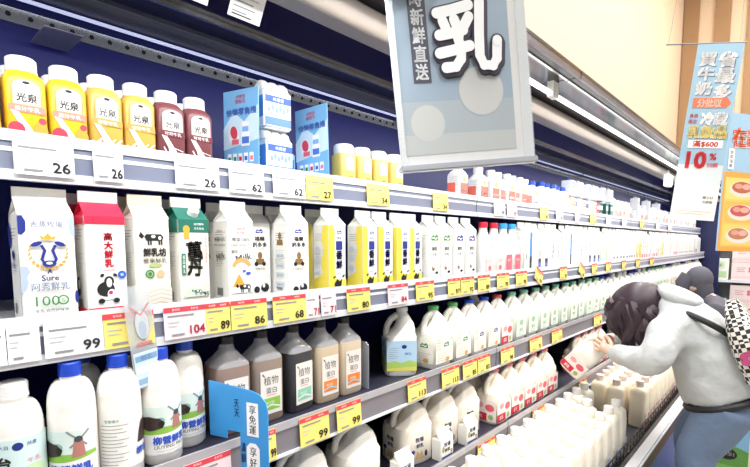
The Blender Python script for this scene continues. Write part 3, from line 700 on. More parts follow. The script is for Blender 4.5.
# ------------------------------------------------------------------ SHELF B
B = ST['B']
GB = 'gable cartons on the second shelf'
for b, xc, yy, t in [(art_a, .218, 1.057, 'large white milk carton with navy cow head and gold crown, leftmost on the second shelf'), (art_b, .312, 1.045, 'white milk carton with red top and seated cow'),
        (art_c, .402, 1.045, 'cream milk carton with standing black cow and tan top fold'), (art_d, .492, 1.045, 'dark green topped carton with white screw cap and large brushed characters'),
        (art_e, .612, 1.045, 'white milk carton reading High Quality Milk with orange hut'), (art_f, .79, 1.045, 'white carton with small blue logo and brown figure before the yellow cartons')]:
    place(b, xc, yy, B, random.uniform(-.03, .03), t, 'milk carton', GB)
for i, (b, xc, t) in enumerate([(art_b, .312, 'red topped milk carton in the second row'), (art_c, .402, 'cream milk carton in the second row'), (art_d, .494, 'green topped milk carton in the second row'),
        (art_e, .616, 'hut printed white carton in the second row'), (art_f, .715, 'brown figure carton in the second row, further left'), (art_f, .794, 'brown figure carton in the second row, further right'), (art_g, .938, 'yellow sided carton behind the first yellow carton')]):
    place(b, xc, 1.045+.076, B, 0, t+' of the second shelf', 'milk carton', GB)
for i, xc in enumerate((.934, 1.076, 1.154, 1.246, 1.318)):
    place(art_g, xc, 1.045, B, 0, 'yellow sided white carton with vertical blue writing, %s of five on the second shelf' % ORD[i], 'milk carton', 'yellow cartons')
for xc, b, t in [(1.43, art_h, 'white carton with green emblem after the yellow cartons'), (1.512, art_h, 'white carton with green emblem, second after the yellow cartons'), (1.605, art_i, 'white carton with navy emblem, first of two'), (1.698, art_i, 'white carton with navy emblem next to the red capped bottles')]:
    place(b, xc, 1.045, B, 0, t, 'milk carton', 'emblem cartons')
for i, (xc, b) in enumerate([(1.848, t_red), (1.945, t_red), (2.035, t_blue), (2.125, t_blue)]):
    place(b, xc, 1.045, B, 0, ('first red capped white yogurt bottle on the second shelf', 'second red capped white yogurt bottle on the second shelf', 'first blue capped yogurt bottle with pink label', 'second blue capped yogurt bottle with pink label')[i], 'bottle', 'tall yogurt bottles')
x = 2.225; k = 0
seq = [(s_grn, 'white carton with pale green stripe')]+[(s_blue, 'white carton with bright blue side stripe')]+[(s_pura, 'white carton with navy foot print')]*2+[(s_pale, 'white carton with pale blue stripe')]*3+[(s_blue, 'white carton with bright blue side stripe')]+[(s_pale, 'white carton with pale blue stripe')]*3+[(s_pura, 'white carton with navy foot print')]*3+[(s_grn, 'white carton with pale green stripe')]*3+[(s_drk, 'white carton with small dark marks')]*8+[(s_yel, 'golden yellow carton')]*2+[(s_pink, 'white carton with pink foot mark')]*7+[(s_grn, 'white carton with pale green stripe')]*2+[(s_yel, 'golden yellow carton')]+[(s_pale, 'white carton with pale blue stripe')]*6+[(s_pink, 'white carton with pink foot mark')]*3+[(s_drk, 'white carton with small dark marks')]*12
while x < 7.75:
    b, t = seq[k % len(seq)]
    place(b, x, 1.045+random.uniform(0, .006), B, random.uniform(-.04, .04), '%s, %s in the far row on the second shelf' % (t, ordw(k)), 'milk carton', 'far cartons on the second shelf')
    x += .0835+(.05 if k in (5, 14, 30) else 0); k += 1
# ------------------------------------------------------------------ SHELF C
Cz = ST['C']; GC = 'blue capped milk bottles'
place(b_tn, .148, .995, Cz, 0, 'white capped milk bottle with pale aqua label, leftmost on the third shelf', 'bottle')
place(b_tn, .055, 1.0, Cz, .2, 'milk bottle cut off by the picture edge on the third shelf', 'bottle')
for i, (b, xc, yy, rz) in enumerate([(b_liu, .232, .985, -.35), (b_liu2, .3135, .985, -.1), (b_liu, .395, .988, .12), (b_liu, .470, 1.03, .12)]):
    place(b, xc, yy, Cz, rz, ('blue capped milk bottle beside the white capped bottle, cow print to one side', 'blue capped milk bottle turned to show its back text', 'blue capped milk bottle with windmill and cow print, third in front', 'blue capped milk bottle nearest the blue upright card')[i], 'bottle', GC)
for i, (xc, yy) in enumerate([(.272, 1.075), (.355, 1.078), (.42, 1.135)]):
    place(b_liu, xc, yy, Cz, 0, 'blue capped milk bottle in the second row of the third shelf, %s from the left' % ORD[i], 'bottle', GC)
for b, xc, t in [(pl_choc, .577, 'clear shouldered bottle of grey-brown plant milk behind the blue card'), (pl_tau, .676, 'clear shouldered bottle of taupe plant milk with green label'), (pl_blk, .779, 'clear shouldered bottle of black plant milk with aqua label'),
        (pl_crm, .880, 'clear shouldered bottle of cream plant milk next to the black one'), (pl_crm2, .976, 'clear shouldered bottle of cream plant milk beside the clear divider')]:
    o = place(b, xc, 1.032, Cz, .12 if b is pl_blk else random.uniform(-.03, .03), t, 'bottle', 'plant milk bottles'); o.scale = (1, 1, 1.065)
mb = MB(); mb.prism([(0, 0), (.14, 0), (.14, .14), (.13, .15), (.01, .15), (0, .14)], lambda u, v, d: (d, u, v), 0, .003, M('#a9adb6', .15, 0, .6, var=0))
o = mb.build('shelf_divider'); o.location = (1.04, .985, Cz+.001); tag(o, 'clear plastic divider standing beside the cream plant milk bottle', 'shelf divider')
CJ = [(jg_blue, 1.255, 'white milk jug with light blue label and open handle, standing alone'), (jg_grn, 1.415, 'white milk jug with small green emblem next to the light blue labelled jug'), (jg_grn, 1.548, 'white milk jug with small green emblem next to the navy emblem jug'), (jg_nav, 1.675, 'white milk jug with navy emblem beside the green emblem jug'), (jg_nav, 1.797, 'white milk jug with navy emblem beside the red labelled jug'), (jg_red, 1.918, 'white milk jug with red label at the shelf joint')]
for b, xc, t in CJ: place(b, xc, 1.036 if b is jg_blue else 1.01, Cz, -.72 if b is jg_blue else random.uniform(-.03, .05), t, 'milk jug', 'jugs on the third shelf')
place(jg_red, 1.93, 1.14, Cz, 0, 'red labelled milk jug behind another at the shelf joint', 'milk jug', 'jugs on the third shelf')
x = 2.07; k = 0
while x < 7.75:
    b, t = (jg_pgrn, 'milk jug with pale green cap') if k < 10 or 18 < k < 24 else ((jg_nav, 'milk jug with navy emblem') if k % 5 < 2 else (jg_wht, 'plain white milk jug'))
    place(b, x, (1.02 if b is jg_wht else 1.01)+random.uniform(0, .008), Cz, random.uniform(-.06, .06), '%s, %s in the far row on the third shelf' % (t, ordw(k)), 'milk jug', 'far jugs on the third shelf')
    x += .1385 if b is jg_pgrn else (.143 if b is jg_nav else .158); k += 1
    if x > 7.68: break
# ------------------------------------------------------------------ SHELF D
D = ST['D']
for i, (b, xc, t) in enumerate([(jg_wht, .60, 'white milk jug on the fourth shelf nearest the blue card'), (jg_wht, .775, 'plain white milk jug on the fourth shelf below the first yellow ninety-nine tag'), (jg_wht, .985, 'plain white milk jug with large handle below the second yellow ninety-nine tag'),
        (jg_prt, 1.262, 'translucent milk jug with dark printing behind the small cartons'), (jg_prt, 1.437, 'translucent milk jug with dark printing, second of three'), (jg_prt, 1.60, 'translucent milk jug with dark printing next to the red labelled bottles')]):
    place(b, xc, 1.004, D, random.uniform(-.24, -.18), t, 'milk jug', 'jugs on the fourth shelf')
def pk():
    o = gable(.076, .042, .075, .02, .012, M('#f3f0e8', .45)); P = Print()
    P.rect(-.036, .002, .036, .072, ink('#f3f0e8')); P.text('牧場', 0, .055, .016, ink('#3f4a78'), w=.04, bold=.03); P.text('鮮乳', .002, .034, .014, ink('#4a4a52'), w=.036, bold=.03); P.rect(-.034, .004, .034, .014, ink('#4a5a94')); P.ell(-.024, .04, .008, .012, ink('#9aa078')); P.ell(.026, .024, .006, .008, ink('#b8986a'))
    P.build('printed_front', o, flat(-.021)); return o
for i, (b, xc) in enumerate([(pk, .880), (pk, 1.118), (pk, 1.35), (pk, 1.524)]):
    place(b, xc, .909, D, random.uniform(-.05, .05), 'small white milk carton with navy printing on the fourth shelf, %s from the left' % ORD[i], 'milk carton', 'small cartons between the jugs')
for i in range(9):
    xc = 1.80+i*.1335
    if i > 4: xc += .36
    place(jg_bag, xc, .955, D, random.uniform(-.04, .04), 'red labelled milk jug on the fourth shelf, %s of its row from the left' % ORD[i], 'milk jug', 'red labelled jugs on the fourth shelf')
for i in range(5): place(jg_bag, 1.81+i*.13, 1.09, D, 0, 'red labelled milk jug in the second row of the fourth shelf, %s from the left' % ORD[i], 'milk jug', 'red labelled jugs on the fourth shelf')
for i in range(6): place(jg_wht, 3.76+i*.16, .965, D, 0, 'plain white milk jug behind the shopper on the fourth shelf, %s from the left' % ORD[i], 'milk jug', 'white jugs behind the shopper')
# ------------------------------------------------------------------ WELL
rows = [(.612, 'front row'), (.714, 'second row'), (.816, 'third row')]
for j, (yy, rn) in enumerate(rows):
    k = 0; x = .86+.03*j
    while x < (2.42, 2.42, 2.66)[j]:
        place(w_plain, x, yy+random.uniform(-.003, .003), WELL, random.uniform(-.05, .05), 'white capped milk bottle in the bottom well, %s from the left in its %s' % (ordw(k), rn), 'bottle', 'white bottles in the bottom well')
        k += 1; x += .118
    k = 0; x = (2.86, 2.80, 2.84)[j]
    while x < 4.7:
        place(w_red, x, yy+random.uniform(-.003, .003), WELL, random.uniform(-.06, .06), 'red labelled milk bottle in the bottom well, %s from the left in its %s' % (ordw(k), rn), 'bottle', 'red labelled bottles in the bottom well')
        k += 1; x += .112
# ------------------------------------------------------------------ PRICE TAGS
CARD = {'white': M('#f4f4f6', .4), 'yellow': M('#f6e27a', .4), 'pink': M('#f5dfe2', .4)}
def price_tag(shelf, p0, p1, num, style, where, red=True, dz=0, h=.068, lean=0):
    yf, zt = SH[shelf]; yy = yf-.008; zc = zt-.04
    x0, x1 = col_x(p0, yy, zc), col_x(p1, yy, zc); w = x1-x0
    o = MB().box(-w/2, w/2, -.0008, .0008, -h/2, h/2, CARD[style]).build('price_tag'); o.location = ((x0+x1)/2, yy, zc+dz); o.rotation_euler = (math.radians(-4), lean, 0)
    P = Print(); nm = {'white': ink('#3c3f46'), 'yellow': ink('#2f3a2a'), 'pink': ink('#d0405c')}[style]
    if red and style != 'white':
        P.rect(-w/2, h*.34, w/2, h*.5, ink('#d9414f'))
        for k in (-.22, .22): P.text('會員價', k*w, h*.42, h*.07, ink('#ffd9d9'), w=w*.26)
    P.lines(-w*.42, w*.2, h*.2, 1, .006, GREY, h*.05); P.lines(-w*.42, -w*.15, h*.02, 2, h*.12, LGREY, h*.03); P.lines(-w*.35, -w*.05, -h*.4, 1, .006, GREY, h*.06)
    if num: P.text(str(num), w*.27, -h*.26, h*.27, nm, w=w*.36, bold=.02)
    P.build('lettering', o, flat(-.0008))
    tag(o, where, 'price tag', 'shelf price tags'); return o
wt = 'white price tag reading %s under the %s'
price_tag('A', 13, 74, 26, 'white', wt % ('twenty-six', 'yellow fruit milk bottles')); price_tag('A', 93, 123, 26, 'white', 'narrow white price tag reading twenty-six under the amber malt milk')
price_tag('A', 175, 219, 26, 'white', wt % ('twenty-six', 'brown cocoa milk bottles')); price_tag('A', 229, 264, 62, 'white', wt % ('sixty-two', 'first blue advertising card'))
price_tag('A', 273, 305, 62, 'white', wt % ('sixty-two', 'six-packs')); price_tag('A', 306, 333, 27, 'yellow', 'yellow price tag reading twenty-seven under the second advertising card', False)
price_tag('A', 367, 389, 34, 'yellow', 'yellow price tag reading thirty-four under the yogurt bottles', False); price_tag('A', 433, 448, 34, 'yellow', 'pale yellow price tag on the top rail below the hanging poster', False)
for i, (a, b) in enumerate([(494, 505), (507, 517), (540, 548), (556, 563), (575, 580), (590, 596), (606, 611), (622, 627), (640, 644), (656, 660), (668, 672)]):
    price_tag('A', a, b, 39, ('white', 'pink', 'yellow')[i % 3], '%s price tag on the top rail, %s past the hanging poster' % (('white', 'pink', 'yellow')[i % 3], ORD[i]), False)
price_tag('B', -8, 6, None, 'white', 'blank white card cut off by the picture edge on the second rail'); price_tag('B', 7, 40, None, 'white', 'blank white card on the second rail under the crown carton')
price_tag('B', 44, 104, 99, 'white', 'white price tag reading ninety-nine between the crown and red cartons'); price_tag('B', 103, 154, 9, 'yellow', 'yellow price tag half hidden by the dangling clear strip')
price_tag('B', 164, 206, 104, 'pink', 'pink price tag reading one hundred and four under the green carton'); price_tag('B', 205.5, 230, 89, 'yellow', 'yellow price tag reading eighty-nine on the second rail')
price_tag('B', 231, 267, 86, 'yellow', 'yellow price tag reading eighty-six under the hut carton'); price_tag('B', 273, 306, 68, 'yellow', 'yellow price tag reading sixty-eight on the second rail')
price_tag('B', 306, 319, 71, 'pink', 'first narrow pink price tag reading seventy-one', False); price_tag('B', 321, 336, 71, 'pink', 'second narrow pink price tag reading seventy-one', False)
price_tag('B', 347, 370, 80, 'yellow', 'yellow price tag reading eighty under the yellow cartons'); price_tag('B', 388, 408, 84, 'pink', 'pink price tag under the last yellow cartons')
for i, (a, b) in enumerate([(416, 434), (448, 460), (461, 474), (478, 490), (497, 509), (516, 527), (535, 543), (560, 567), (579, 585), (592, 597), (606, 611), (622, 626), (636, 640), (650, 654)]):
    price_tag('B', a, b, (95, 97, 92, 89, 79)[i % 5], 'yellow', 'yellow price tag on the second rail, %s after the pink one under the yellow cartons' % ORD[i], lean=(0 if i not in (6, 8) else .5))
price_tag('C', 184, 231, 89, 'pink', 'wide red headed price card on the third rail below the blue capped bottles', h=.075, dz=-.012)
price_tag('C', 262, 276, 99, 'yellow', 'yellow price tag half hidden by the blue upright card', h=.075); price_tag('C', 300, 329, 99, 'yellow', 'yellow price tag reading ninety-nine under the black plant milk', h=.075)
price_tag('C', 337, 361, 99, 'yellow', 'yellow price tag reading ninety-nine under the cream plant milk', h=.075); price_tag('C', 408, 426, 113, 'yellow', 'yellow price tag reading one hundred and thirteen under the lone jug')
for i, (a, b) in enumerate([(442, 459), (463, 477), (478, 490), (501, 514), (530, 542), (552, 562), (594, 602), (625, 630)]):
    price_tag('C', a, b, (113, 85, 83, 98, 75)[i % 5], 'yellow', 'yellow price tag on the third rail, %s past the lone jug' % ORD[i])
for i, (a, b) in enumerate([(478, 495), (533, 546), (579, 587)]):
    price_tag('D', a, b, (99, 89, 79)[i], 'yellow', ('yellow price tag on the lowest rail below the red labelled jugs', 'yellow price tag in a clear sleeve on the lowest rail', 'small yellow price tag on the lowest rail near the shopper hand')[i], dz=-.01)
# ------------------------------------------------------------------ CARDS AND SIGNS
def panel(name, bl, hdg, roll, W, H, mat, th=.003):
    """upright card: bottom-left corner, horizontal heading and roll in degrees; local x right, z up, face towards -y"""
    o = MB().box(0, W, 0, th, 0, H, mat, min(th*.3, .001)).build(name)
    e1 = Vector((math.cos(math.radians(hdg)), math.sin(math.radians(hdg)), 0)); e2 = Vector((0, 0, 1)); r = math.radians(roll)
    a = e1*math.cos(r)+e2*math.sin(r); b = e2*math.cos(r)-e1*math.sin(r); y = b.cross(a)
    o.matrix_world = Matrix(((a.x, y.x, b.x, bl[0]), (a.y, y.y, b.y, bl[1]), (a.z, y.z, b.z, bl[2]), (0, 0, 0, 1)))
    return o
def promo(bl, hdg, roll, W, H, label):
    o = panel('advertising_card', bl, hdg, roll, W, H, M('#7fbcec', .35)); P = Print()
    P.poly([(0, H*.55), (W*.3, H*.75), (W*.6, H*.62), (W, H*.8), (W, H*.4), (0, H*.3)], ink('#cfe8f8')); P.text('林鳳營', W*.5, H*.915, H*.045, RED, w=W*.36); P.text('優酪乳', W*.5, H*.86, H*.05, RED, w=W*.4)
    P.text('快樂零負擔', W*.52, H*.74, H*.085, ink('#5a7fd0'), w=W*.86, bold=.02)
    P.ell(W*.3, H*.47, W*.15, H*.12, ink('#f2f4f8'), .3); P.ell(W*.31, H*.5, W*.1, H*.08, ink('#d8465a'), .3); P.poly([(W*.52, H*.33), (W*.54, H*.62), (W*.74, H*.62), (W*.76, H*.33)], ink('#f4f6fa')); P.rect(W*.54, H*.36, W*.74, H*.44, ink('#4a78d0')); P.rect(W*.55, H*.5, W*.73, H*.56, ink('#7fb0e8')); P.rect(W*.25, H*.36, W*.45, H*.42, ink('#e06a78'))
    for k, m in enumerate((TEAL, GREEN, RED, BLUE, PINK)): P.rect(W*(.12+k*.16), H*.14, W*(.23+k*.16), H*.25, WINK); P.rect(W*(.135+k*.16), H*.16, W*(.215+k*.16), H*.21, m)
    P.lines(W*.15, W*.8, H*.07, 2, .008, WINK, .002); P.build('printed_face', o, flat(0)); return tag(o, label, 'advertising card', 'blue advertising cards')
k = 1.28/1.2; promo((.634*k, 1.117*k, CAM_H+.185), -76.5, -.9, .12*k, .209*k, 'light blue advertising card standing between cocoa milk and six-packs')
k = 1.46/1.3; promo((.837*k, 1.042*k+.035, CAM_H+.185), -84.4, 1.6, .124*k, .194*k+.012, 'light blue advertising card standing beside the pale yellow yogurt')
# blue upright card clipped across the third rail, sticking out into the aisle
mb = MB(); cc = M('#41a0e6', .35); z0 = CAM_H
pts = [(0, 1.046-z0), (.050, 1.046-z0), (.050, 1.066-z0), (.088, 1.066-z0), (.088, .885-z0), (.165, .885-z0), (.165, 1.125-z0), (.160, 1.145-z0), (.145, 1.160-z0), (.12, 1.168-z0), (0, 1.178-z0)]
mb.prism(pts, lambda u, v, d: (u, d, v), 0, .002, cc); o = mb.build('divider_card'); o.location = (.511, 1.0, z0); o.rotation_euler = (0, 0, math.radians(-70))
P = Print(); dk = ink('#1f3a66')
P.vtext('天天', .080, 1.122-z0, .045, dk, w=.014); P.rect(.108, 1.062-z0, .140, 1.140-z0, WINK); P.vtext('享免運', .124, 1.101-z0, .070, BLACK, w=.018)
P.poly([(.106, .90-z0), (.106, 1.035-z0), (.116, 1.046-z0), (.132, 1.046-z0), (.142, 1.035-z0), (.142, .90-z0)], WINK); P.vtext('享好康', .124, 1.0-z0, .078, BLACK, w=.018); P.vtext('滿額', .097, 1.02-z0, .05, dk, w=.012)
P.build('lettering', o, flat(0)); tag(o, 'bright blue upright card with white boxes clipped across the third shelf rail', 'divider card')
# dangling clear strip at the second rail
o = panel('shelf_talker', (.340, .964, CAM_H-.298), 10, 6, .056, .21, M('#d5dde2', .1, 0, .38, var=0), .001)
P = Print(); P.rect(.003, .002, .055, .075, ink('#cfe0ec'))
for q in range(3): P.rect(.006, .008+q*.024, .052, .02+q*.024, (ink('#8fb6d8'), ink('#f2f5f8'), ink('#7fa8d0'))[q])
P.text('鮮乳', .03, .062, .012, ink('#5a7fa8')); P.ell(.03, .13, .014, .03, ink('#c7ccd2')); P.ell(.03, .12, .008, .018, ink('#aebccc')); P.stroke([(.01, .17), (.03, .15), (.05, .172)], .003, ink('#d07a70')); P.rect(.014, .088, .046, .094, ink('#d07a80'))
P.build('lettering', o, flat(0)); tag(o, 'dangling clear plastic shelf strip with blue stripes below the red carton', 'shelf strip')
# big hanging poster
FR = M('#dfe0e0', .25, 0, .93); bl = Vector((.908, .742, CAM_H+.176)); W, H = .369, .418
o = panel('hanging_poster', bl*.92+Vector((0, 0, CAM_H*.08)), -34.8, 6.3, W, H, FR, .006); o.matrix_world = o.matrix_world @ Matrix.Scale(.92, 4)
P = Print(); bg = ink('#94a5b4'); x0, x1 = .016, .318; P.rect(x0, .036, x1, H-.004, bg); P.rect(x0, .036, x1, .165, ink('#a3adb3')); P.rect(x0, .036, x1, .085, ink('#b3b8b8'))
for a_, b_, r_ in ((.079, .112, .044), (.23, .186, .060)):
    P.ell(a_, b_, r_*1.03, r_*1.03, ink('#b0b8bc'), n=32); P.ell(a_, b_, r_, r_, ink('#bdbfbd'), n=32)
P.rect(.052, .209, .098, H-.004, ink('#4a4a56')); P.vtext('時新鮮直送', .075, .322, .215, ink('#eceef0'), w=.032, bold=.02)
dk = ink('#3f3a48'); wh = ink('#eef0f1')
ST_ = [[(.123, .370), (.164, .378), (.208, .389)], [(.137, .352), (.143, .337)], [(.167, .355), (.173, .339)], [(.206, .361), (.192, .340)], [(.125, .318), (.153, .322), (.189, .330), (.176, .316)], [(.172, .314), (.180, .285), (.177, .261), (.162, .243), (.136, .241)], [(.122, .275), (.159, .282), (.203, .292)], [(.237, .404), (.230, .319), (.228, .268), (.238, .245), (.262, .243), (.274, .260), (.278, .303)]]
for m_, g, ox, oy in ((dk, .040, .006, -.005), (dk, .040, .002, -.002), (wh, .026, 0, 0)):
    for pts in ST_:
        q = [(x+ox, y+oy) for x, y in pts]; P.stroke(q, g, m_)
        for e in q: P.ell(e[0], e[1], g/2, g/2, m_)
P.build('printed_face', o, flat(0))
mb = MB(); mb.box(-.004, W+.004, -.012, .018, -.004, .012, M('#b9bcc2', .2, .2), .003); mb.build('bottom_tray', o)
MB().box(0, .014, -.004, -.0005, .013, H, CLEAR).build('sleeve_edge', o); MB().box(W-.03, W, -.004, -.0005, .013, H, CLEAR).build('sleeve_edge', o)
MB().tube([(.02, .003, H-.002), (.02, .003, H+.052)], .0012, LGREY, 5).build('hanging_wire', o); MB().tube([(W-.02, .003, H-.002), (W-.02, -.02, H+.05), (W-.02, -.08, CEIL_Z-CAM_H-.19)], .0012, LGREY, 5).build('hanging_wire', o)
tag(o, 'large hanging poster with grey border and one big white outlined character', 'poster')
# banner
W, H = .214, .935; o = panel('hanging_banner', (3.057, .551, CAM_H+.135), -66, -5.4, W, H, M('#a6cbe2', .45), .002)
P = Print(); wh = ink('#fdfdfc'); sh = ink('#7089ad')
P.rect(0, 0, W, .30, ink('#d9e2e4')); P.rect(0, 0, W, .19, ink('#eceae4'))
for dx, dy, m in ((.005, -.005, sh), (0, 0, wh)):
    P.vtext('買牛奶', W*.28+dx, H-.155+dy, .225, m, w=.074, bold=.035); P.vtext('省最多', W*.70+dx, H-.165+dy, .25, m, w=.084, bold=.035)
P.poly([(W*.1, .602), (W*.84, .602), (W*.93, .628), (W*.84, .655), (W*.1, .655)], ink('#ee7a5a')); P.text('分批取', W*.46, .628, .042, ink('#fbe8d8'), w=.11, bold=.02)
for dx, dy, m in ((.003, -.003, sh), (0, 0, wh)): P.text('冷藏', W*.62+dx, .545+dy, .062, m, w=.12, bold=.045)
P.text('會員', W*.17, .56, .022, RED, w=.04); P.text('限定', W*.17, .53, .022, RED, w=.04)
for dx, dy, m in ((.003, -.003, sh), (0, 0, ink('#f2e08a'))): P.text('乳飲品', W*.52+dx, .475+dy, .062, m, w=.18, bold=.045)
P.rect(W*.14, .39, W*.9, .432, wh); P.text('滿$600', W*.52, .411, .034, ink('#e0524a'), w=.12, bold=.03)
P.text('10', W*.38, .325, .085, ink('#e23f45'), w=.09, bold=.04); P.text('%', W*.74, .345, .035, ink('#e23f45'), bold=.03); P.text('回饋', W*.76, .30, .024, ink('#e23f45'), w=.05)
P.text('線上訂', W*.78, .125, .014, BLACK, w=.05); P.text('立即看', W*.78, .10, .014, BLACK, w=.05); P.lines(W*.1, W*.9, .045, 2, .014, ink('#d8b0a0'), .003)
P.build('printed_face', o, flat(0))
MB().tube([(-.15, .004, H+.004), (W+.01, .004, H+.004)], .004, GREY, 6).build('hanging_rod', o)
mb = MB(); mb.tube([(-.14, .004, H+.004), (-.06, .02, CEIL_Z-CAM_H-.12)], .0012, GREY, 4); mb.tube([(W, .004, H+.004), (W+.11, .02, CEIL_Z-CAM_H-.1)], .0012, GREY, 4); mb.build('hanging_wire', o)
tag(o, 'tall light blue hanging banner with white writing and red ten percent', 'banner')
# orange food poster
W, H = .50, .94; o = panel('food_poster', (3.965, .427, CAM_H-.059), -34, -1.7, W, H, M('#a4c6de', .45), .003)
P = Print(); P.rect(.012, .0, W, H*.58, ink('#f0a44a')); P.rect(.03, .03, W, H*.54, ink('#f3c46a'))
for q, yy in enumerate((.43, .27, .11)):
    P.rect(.04, yy-.07, W, yy+.075, ink(('#f6d27a', '#f2b85a', '#f4cc6e')[q])); P.ell(.19, yy, .12, .055, ink('#e9d8cc')); P.ell(.18, yy+.012, .09, .04, ink(('#b8674a', '#c4585a', '#b87a5c')[q])); P.ell(.15, yy+.02, .035, .018, ink('#d99a86')); P.ell(.22, yy+.018, .04, .02, ink('#e0aa98')); P.lines(.34, .46, yy+.03, 3, .025, RED, .008)
for dx, m in ((.006, ink('#f6efe4')), (0, ink('#e8643c'))): P.text('在家', .18+dx, .78-dx, .12, m, w=.24, bold=.04); P.text('就爐', .36+dx, .67-dx, .12, m, w=.24, bold=.04)
P.rect(.035, .56, .085, .70, ink('#fbf8f0')); P.vtext('燒肉海鮮', .06, .63, .12, NAVY, w=.026); P.build('printed_face', o, flat(0))
mb = MB()
for q in (.05, W-.05): mb.tube([(q, .001, H-.002), (q, .001, CEIL_Z-CAM_H+.06)], .0012, GREY, 4)
mb.build('hanging_wire', o); tag(o, 'orange and blue hanging poster with three plates of sliced meat', 'poster')
# small cards inside the canopy
for x0, lab in ((.586, 'white card with small print tilted under the dark canopy'), (.452, 'white card under the dark canopy, mostly cut off by the picture top')):
    mb = MB(); mb.box(0, .085, -.0006, .0006, 0, .06, CARD['white']); o = mb.build('price_card'); o.location = (x0, 1.0, CAM_H+.522); o.rotation_euler = (math.radians(33), 0, 0)
    P = Print(); P.lines(.008, .07, .045, 4, .011, GREY, .003); P.lines(.008, .06, .006, 1, .01, BLACK, .003); P.build('lettering', o, flat(0)); tag(o, lab, 'card')
    MB().tube([(.042, .0008, .05), (.042, .012, .058), (.042, .040, .058)], .002, STEEL, 6).build('clip', o)
mb = MB(); mb.box(.302, .382, 1.318, 1.452, 1.999, 2.001, M('#8386a0', .4)); o = mb.build('grey_card'); mb = MB(); mb.box(.338, .346, 1.40, 1.459, 2.0015, 2.004, STEEL); mb.build('holder_arm', o)
tag(o, 'plain grey card held out from the case back above the fruit milk', 'card')
q = ray(668, 181)*(.80/ray(668, 181).y); mb = MB(); mb.box(-.06, .06, -.02, .02, -.045, .045, WHITE, .004); o = mb.build('card_holder'); o.location = q+Vector((0, 0, CAM_H+.0)); MB().box(-.008, .008, -.004, .004, .045, .085, WHITE).build('bracket', o); tag(o, 'small white card holder hanging from the canopy near the banner', 'card holder')
# ------------------------------------------------------------------ FAR SHELF UNIT AND FLOOR BOX
XF = 8.06
o = empty('display_shelf'); o.location = (XF, 0, 0); WS = M('#dfe4ea', .4)
MB().box(.5, .54, -2.2, .94, 0, 2.0, M('#e4e6ea', .5)).build('back_board', o)
for z in (.40, .97, 1.60): MB().box(.0, .5, -2.2, .94, z-.03, z, WS).build('shelf', o)
MB().box(0, .5, .941, .975, 0, 2.0, M('#1b2056', .35)).build('side_panel', o); MB().box(.02, .5, -2.2, .94, 0, .12, M('#7b7672', .5)).build('plinth', o)
tag(o, 'white display shelf of pink boxes standing across the aisle end', 'shelf unit')
def gift():
    o = empty('gift_box'); MB().box(-.13, .13, -.18, .18, 0, .25, M('#f0dcda', .45), .004).build('box_body', o)
    P = Print(); P.rect(-.17, .02, .17, .06, ink('#e8c8c8'))
    for k in range(5): P.ell(.05+.03*math.cos(k*1.256), .15+.03*math.sin(k*1.256), .02, .02, ink('#d86a80'), n=10)
    P.ell(.05, .15, .014, .014, ink('#f2d060')); P.lines(-.12, -.02, .17, 3, .025, ink('#c89090'), .008); P.build('printed_front', o, sideL(-.13)); return o
def gift2():
    o = gift(); o.name = 'gift_box'
    return o
def pack_tall():
    o = empty('snack_box'); MB().box(-.1, .1, -.09, .09, 0, .30, M('#f0f2ea', .45), .004).build('box_body', o)
    P = Print(); P.rect(-.07, .03, .07, .12, ink('#bcd8a4')); P.rect(-.05, .16, .05, .26, ink('#d8e8cc')); P.text('米', 0, .21, .06, ink('#8ab07a')); P.build('printed_front', o, sideL(-.1)); return o
for zi, (z, nm) in enumerate(((.97, 'upper'), (.40, 'lower'))):
    for j in range(4):
        for l in range(2):
            place(gift, XF+.16, .50-j*.385, z+l*.252, 0, 'pale pink gift box with flower, %s %s of the %s shelf, %s column' % ('top' if l else 'bottom', 'layer', nm, ORD[j]), 'box', 'pink gift boxes')
    for j in range(1): place(pack_tall, XF+.12, .80, z, 0, 'white and green box beside the pink boxes on the %s shelf' % nm, 'box', 'white and green boxes')
o = empty('display_carton'); o.location = (3.3, 0, 0)
MB().box(0, .3, -.42, .335, 0, .56, M('#86b9dc', .45), .004).build('box_body', o)
P = Print(); P.rect(-.335, .01, .42, .28, ink('#7fb35a')); P.poly([(-.335, .24), (-.2, .32), (0, .26), (.2, .33), (.42, .27), (.42, .2), (-.335, .2)], ink('#5f9a48')); P.text('I T', .03-.15, .52, .055, ink('#c9483c'), w=.12, bold=.04); P.text('A FLO', .03-.14, .45, .055, ink('#c9483c'), w=.22, bold=.04)
P.rect(-.14, .06, .03, .40, ink('#efe6b8')); P.rect(-.12, .2, .01, .34, ink('#e2d070')); P.text('MILK', -.055, .28, .04, ink('#b8862c'), w=.1); P.text('LATTE', -.055, .22, .03, ink('#b8862c'), w=.1); P.ell(-.24, .27, .05, .035, BLACK); P.text('FRESH', -.24, .27, .02, WINK, w=.07); P.ell(-.055, .11, .03, .03, ink('#d8b050'))
P.build('printed_front', o, sideL(0)); tag(o, 'tall floor carton printed with green meadow and red letters behind the shopper legs', 'carton')
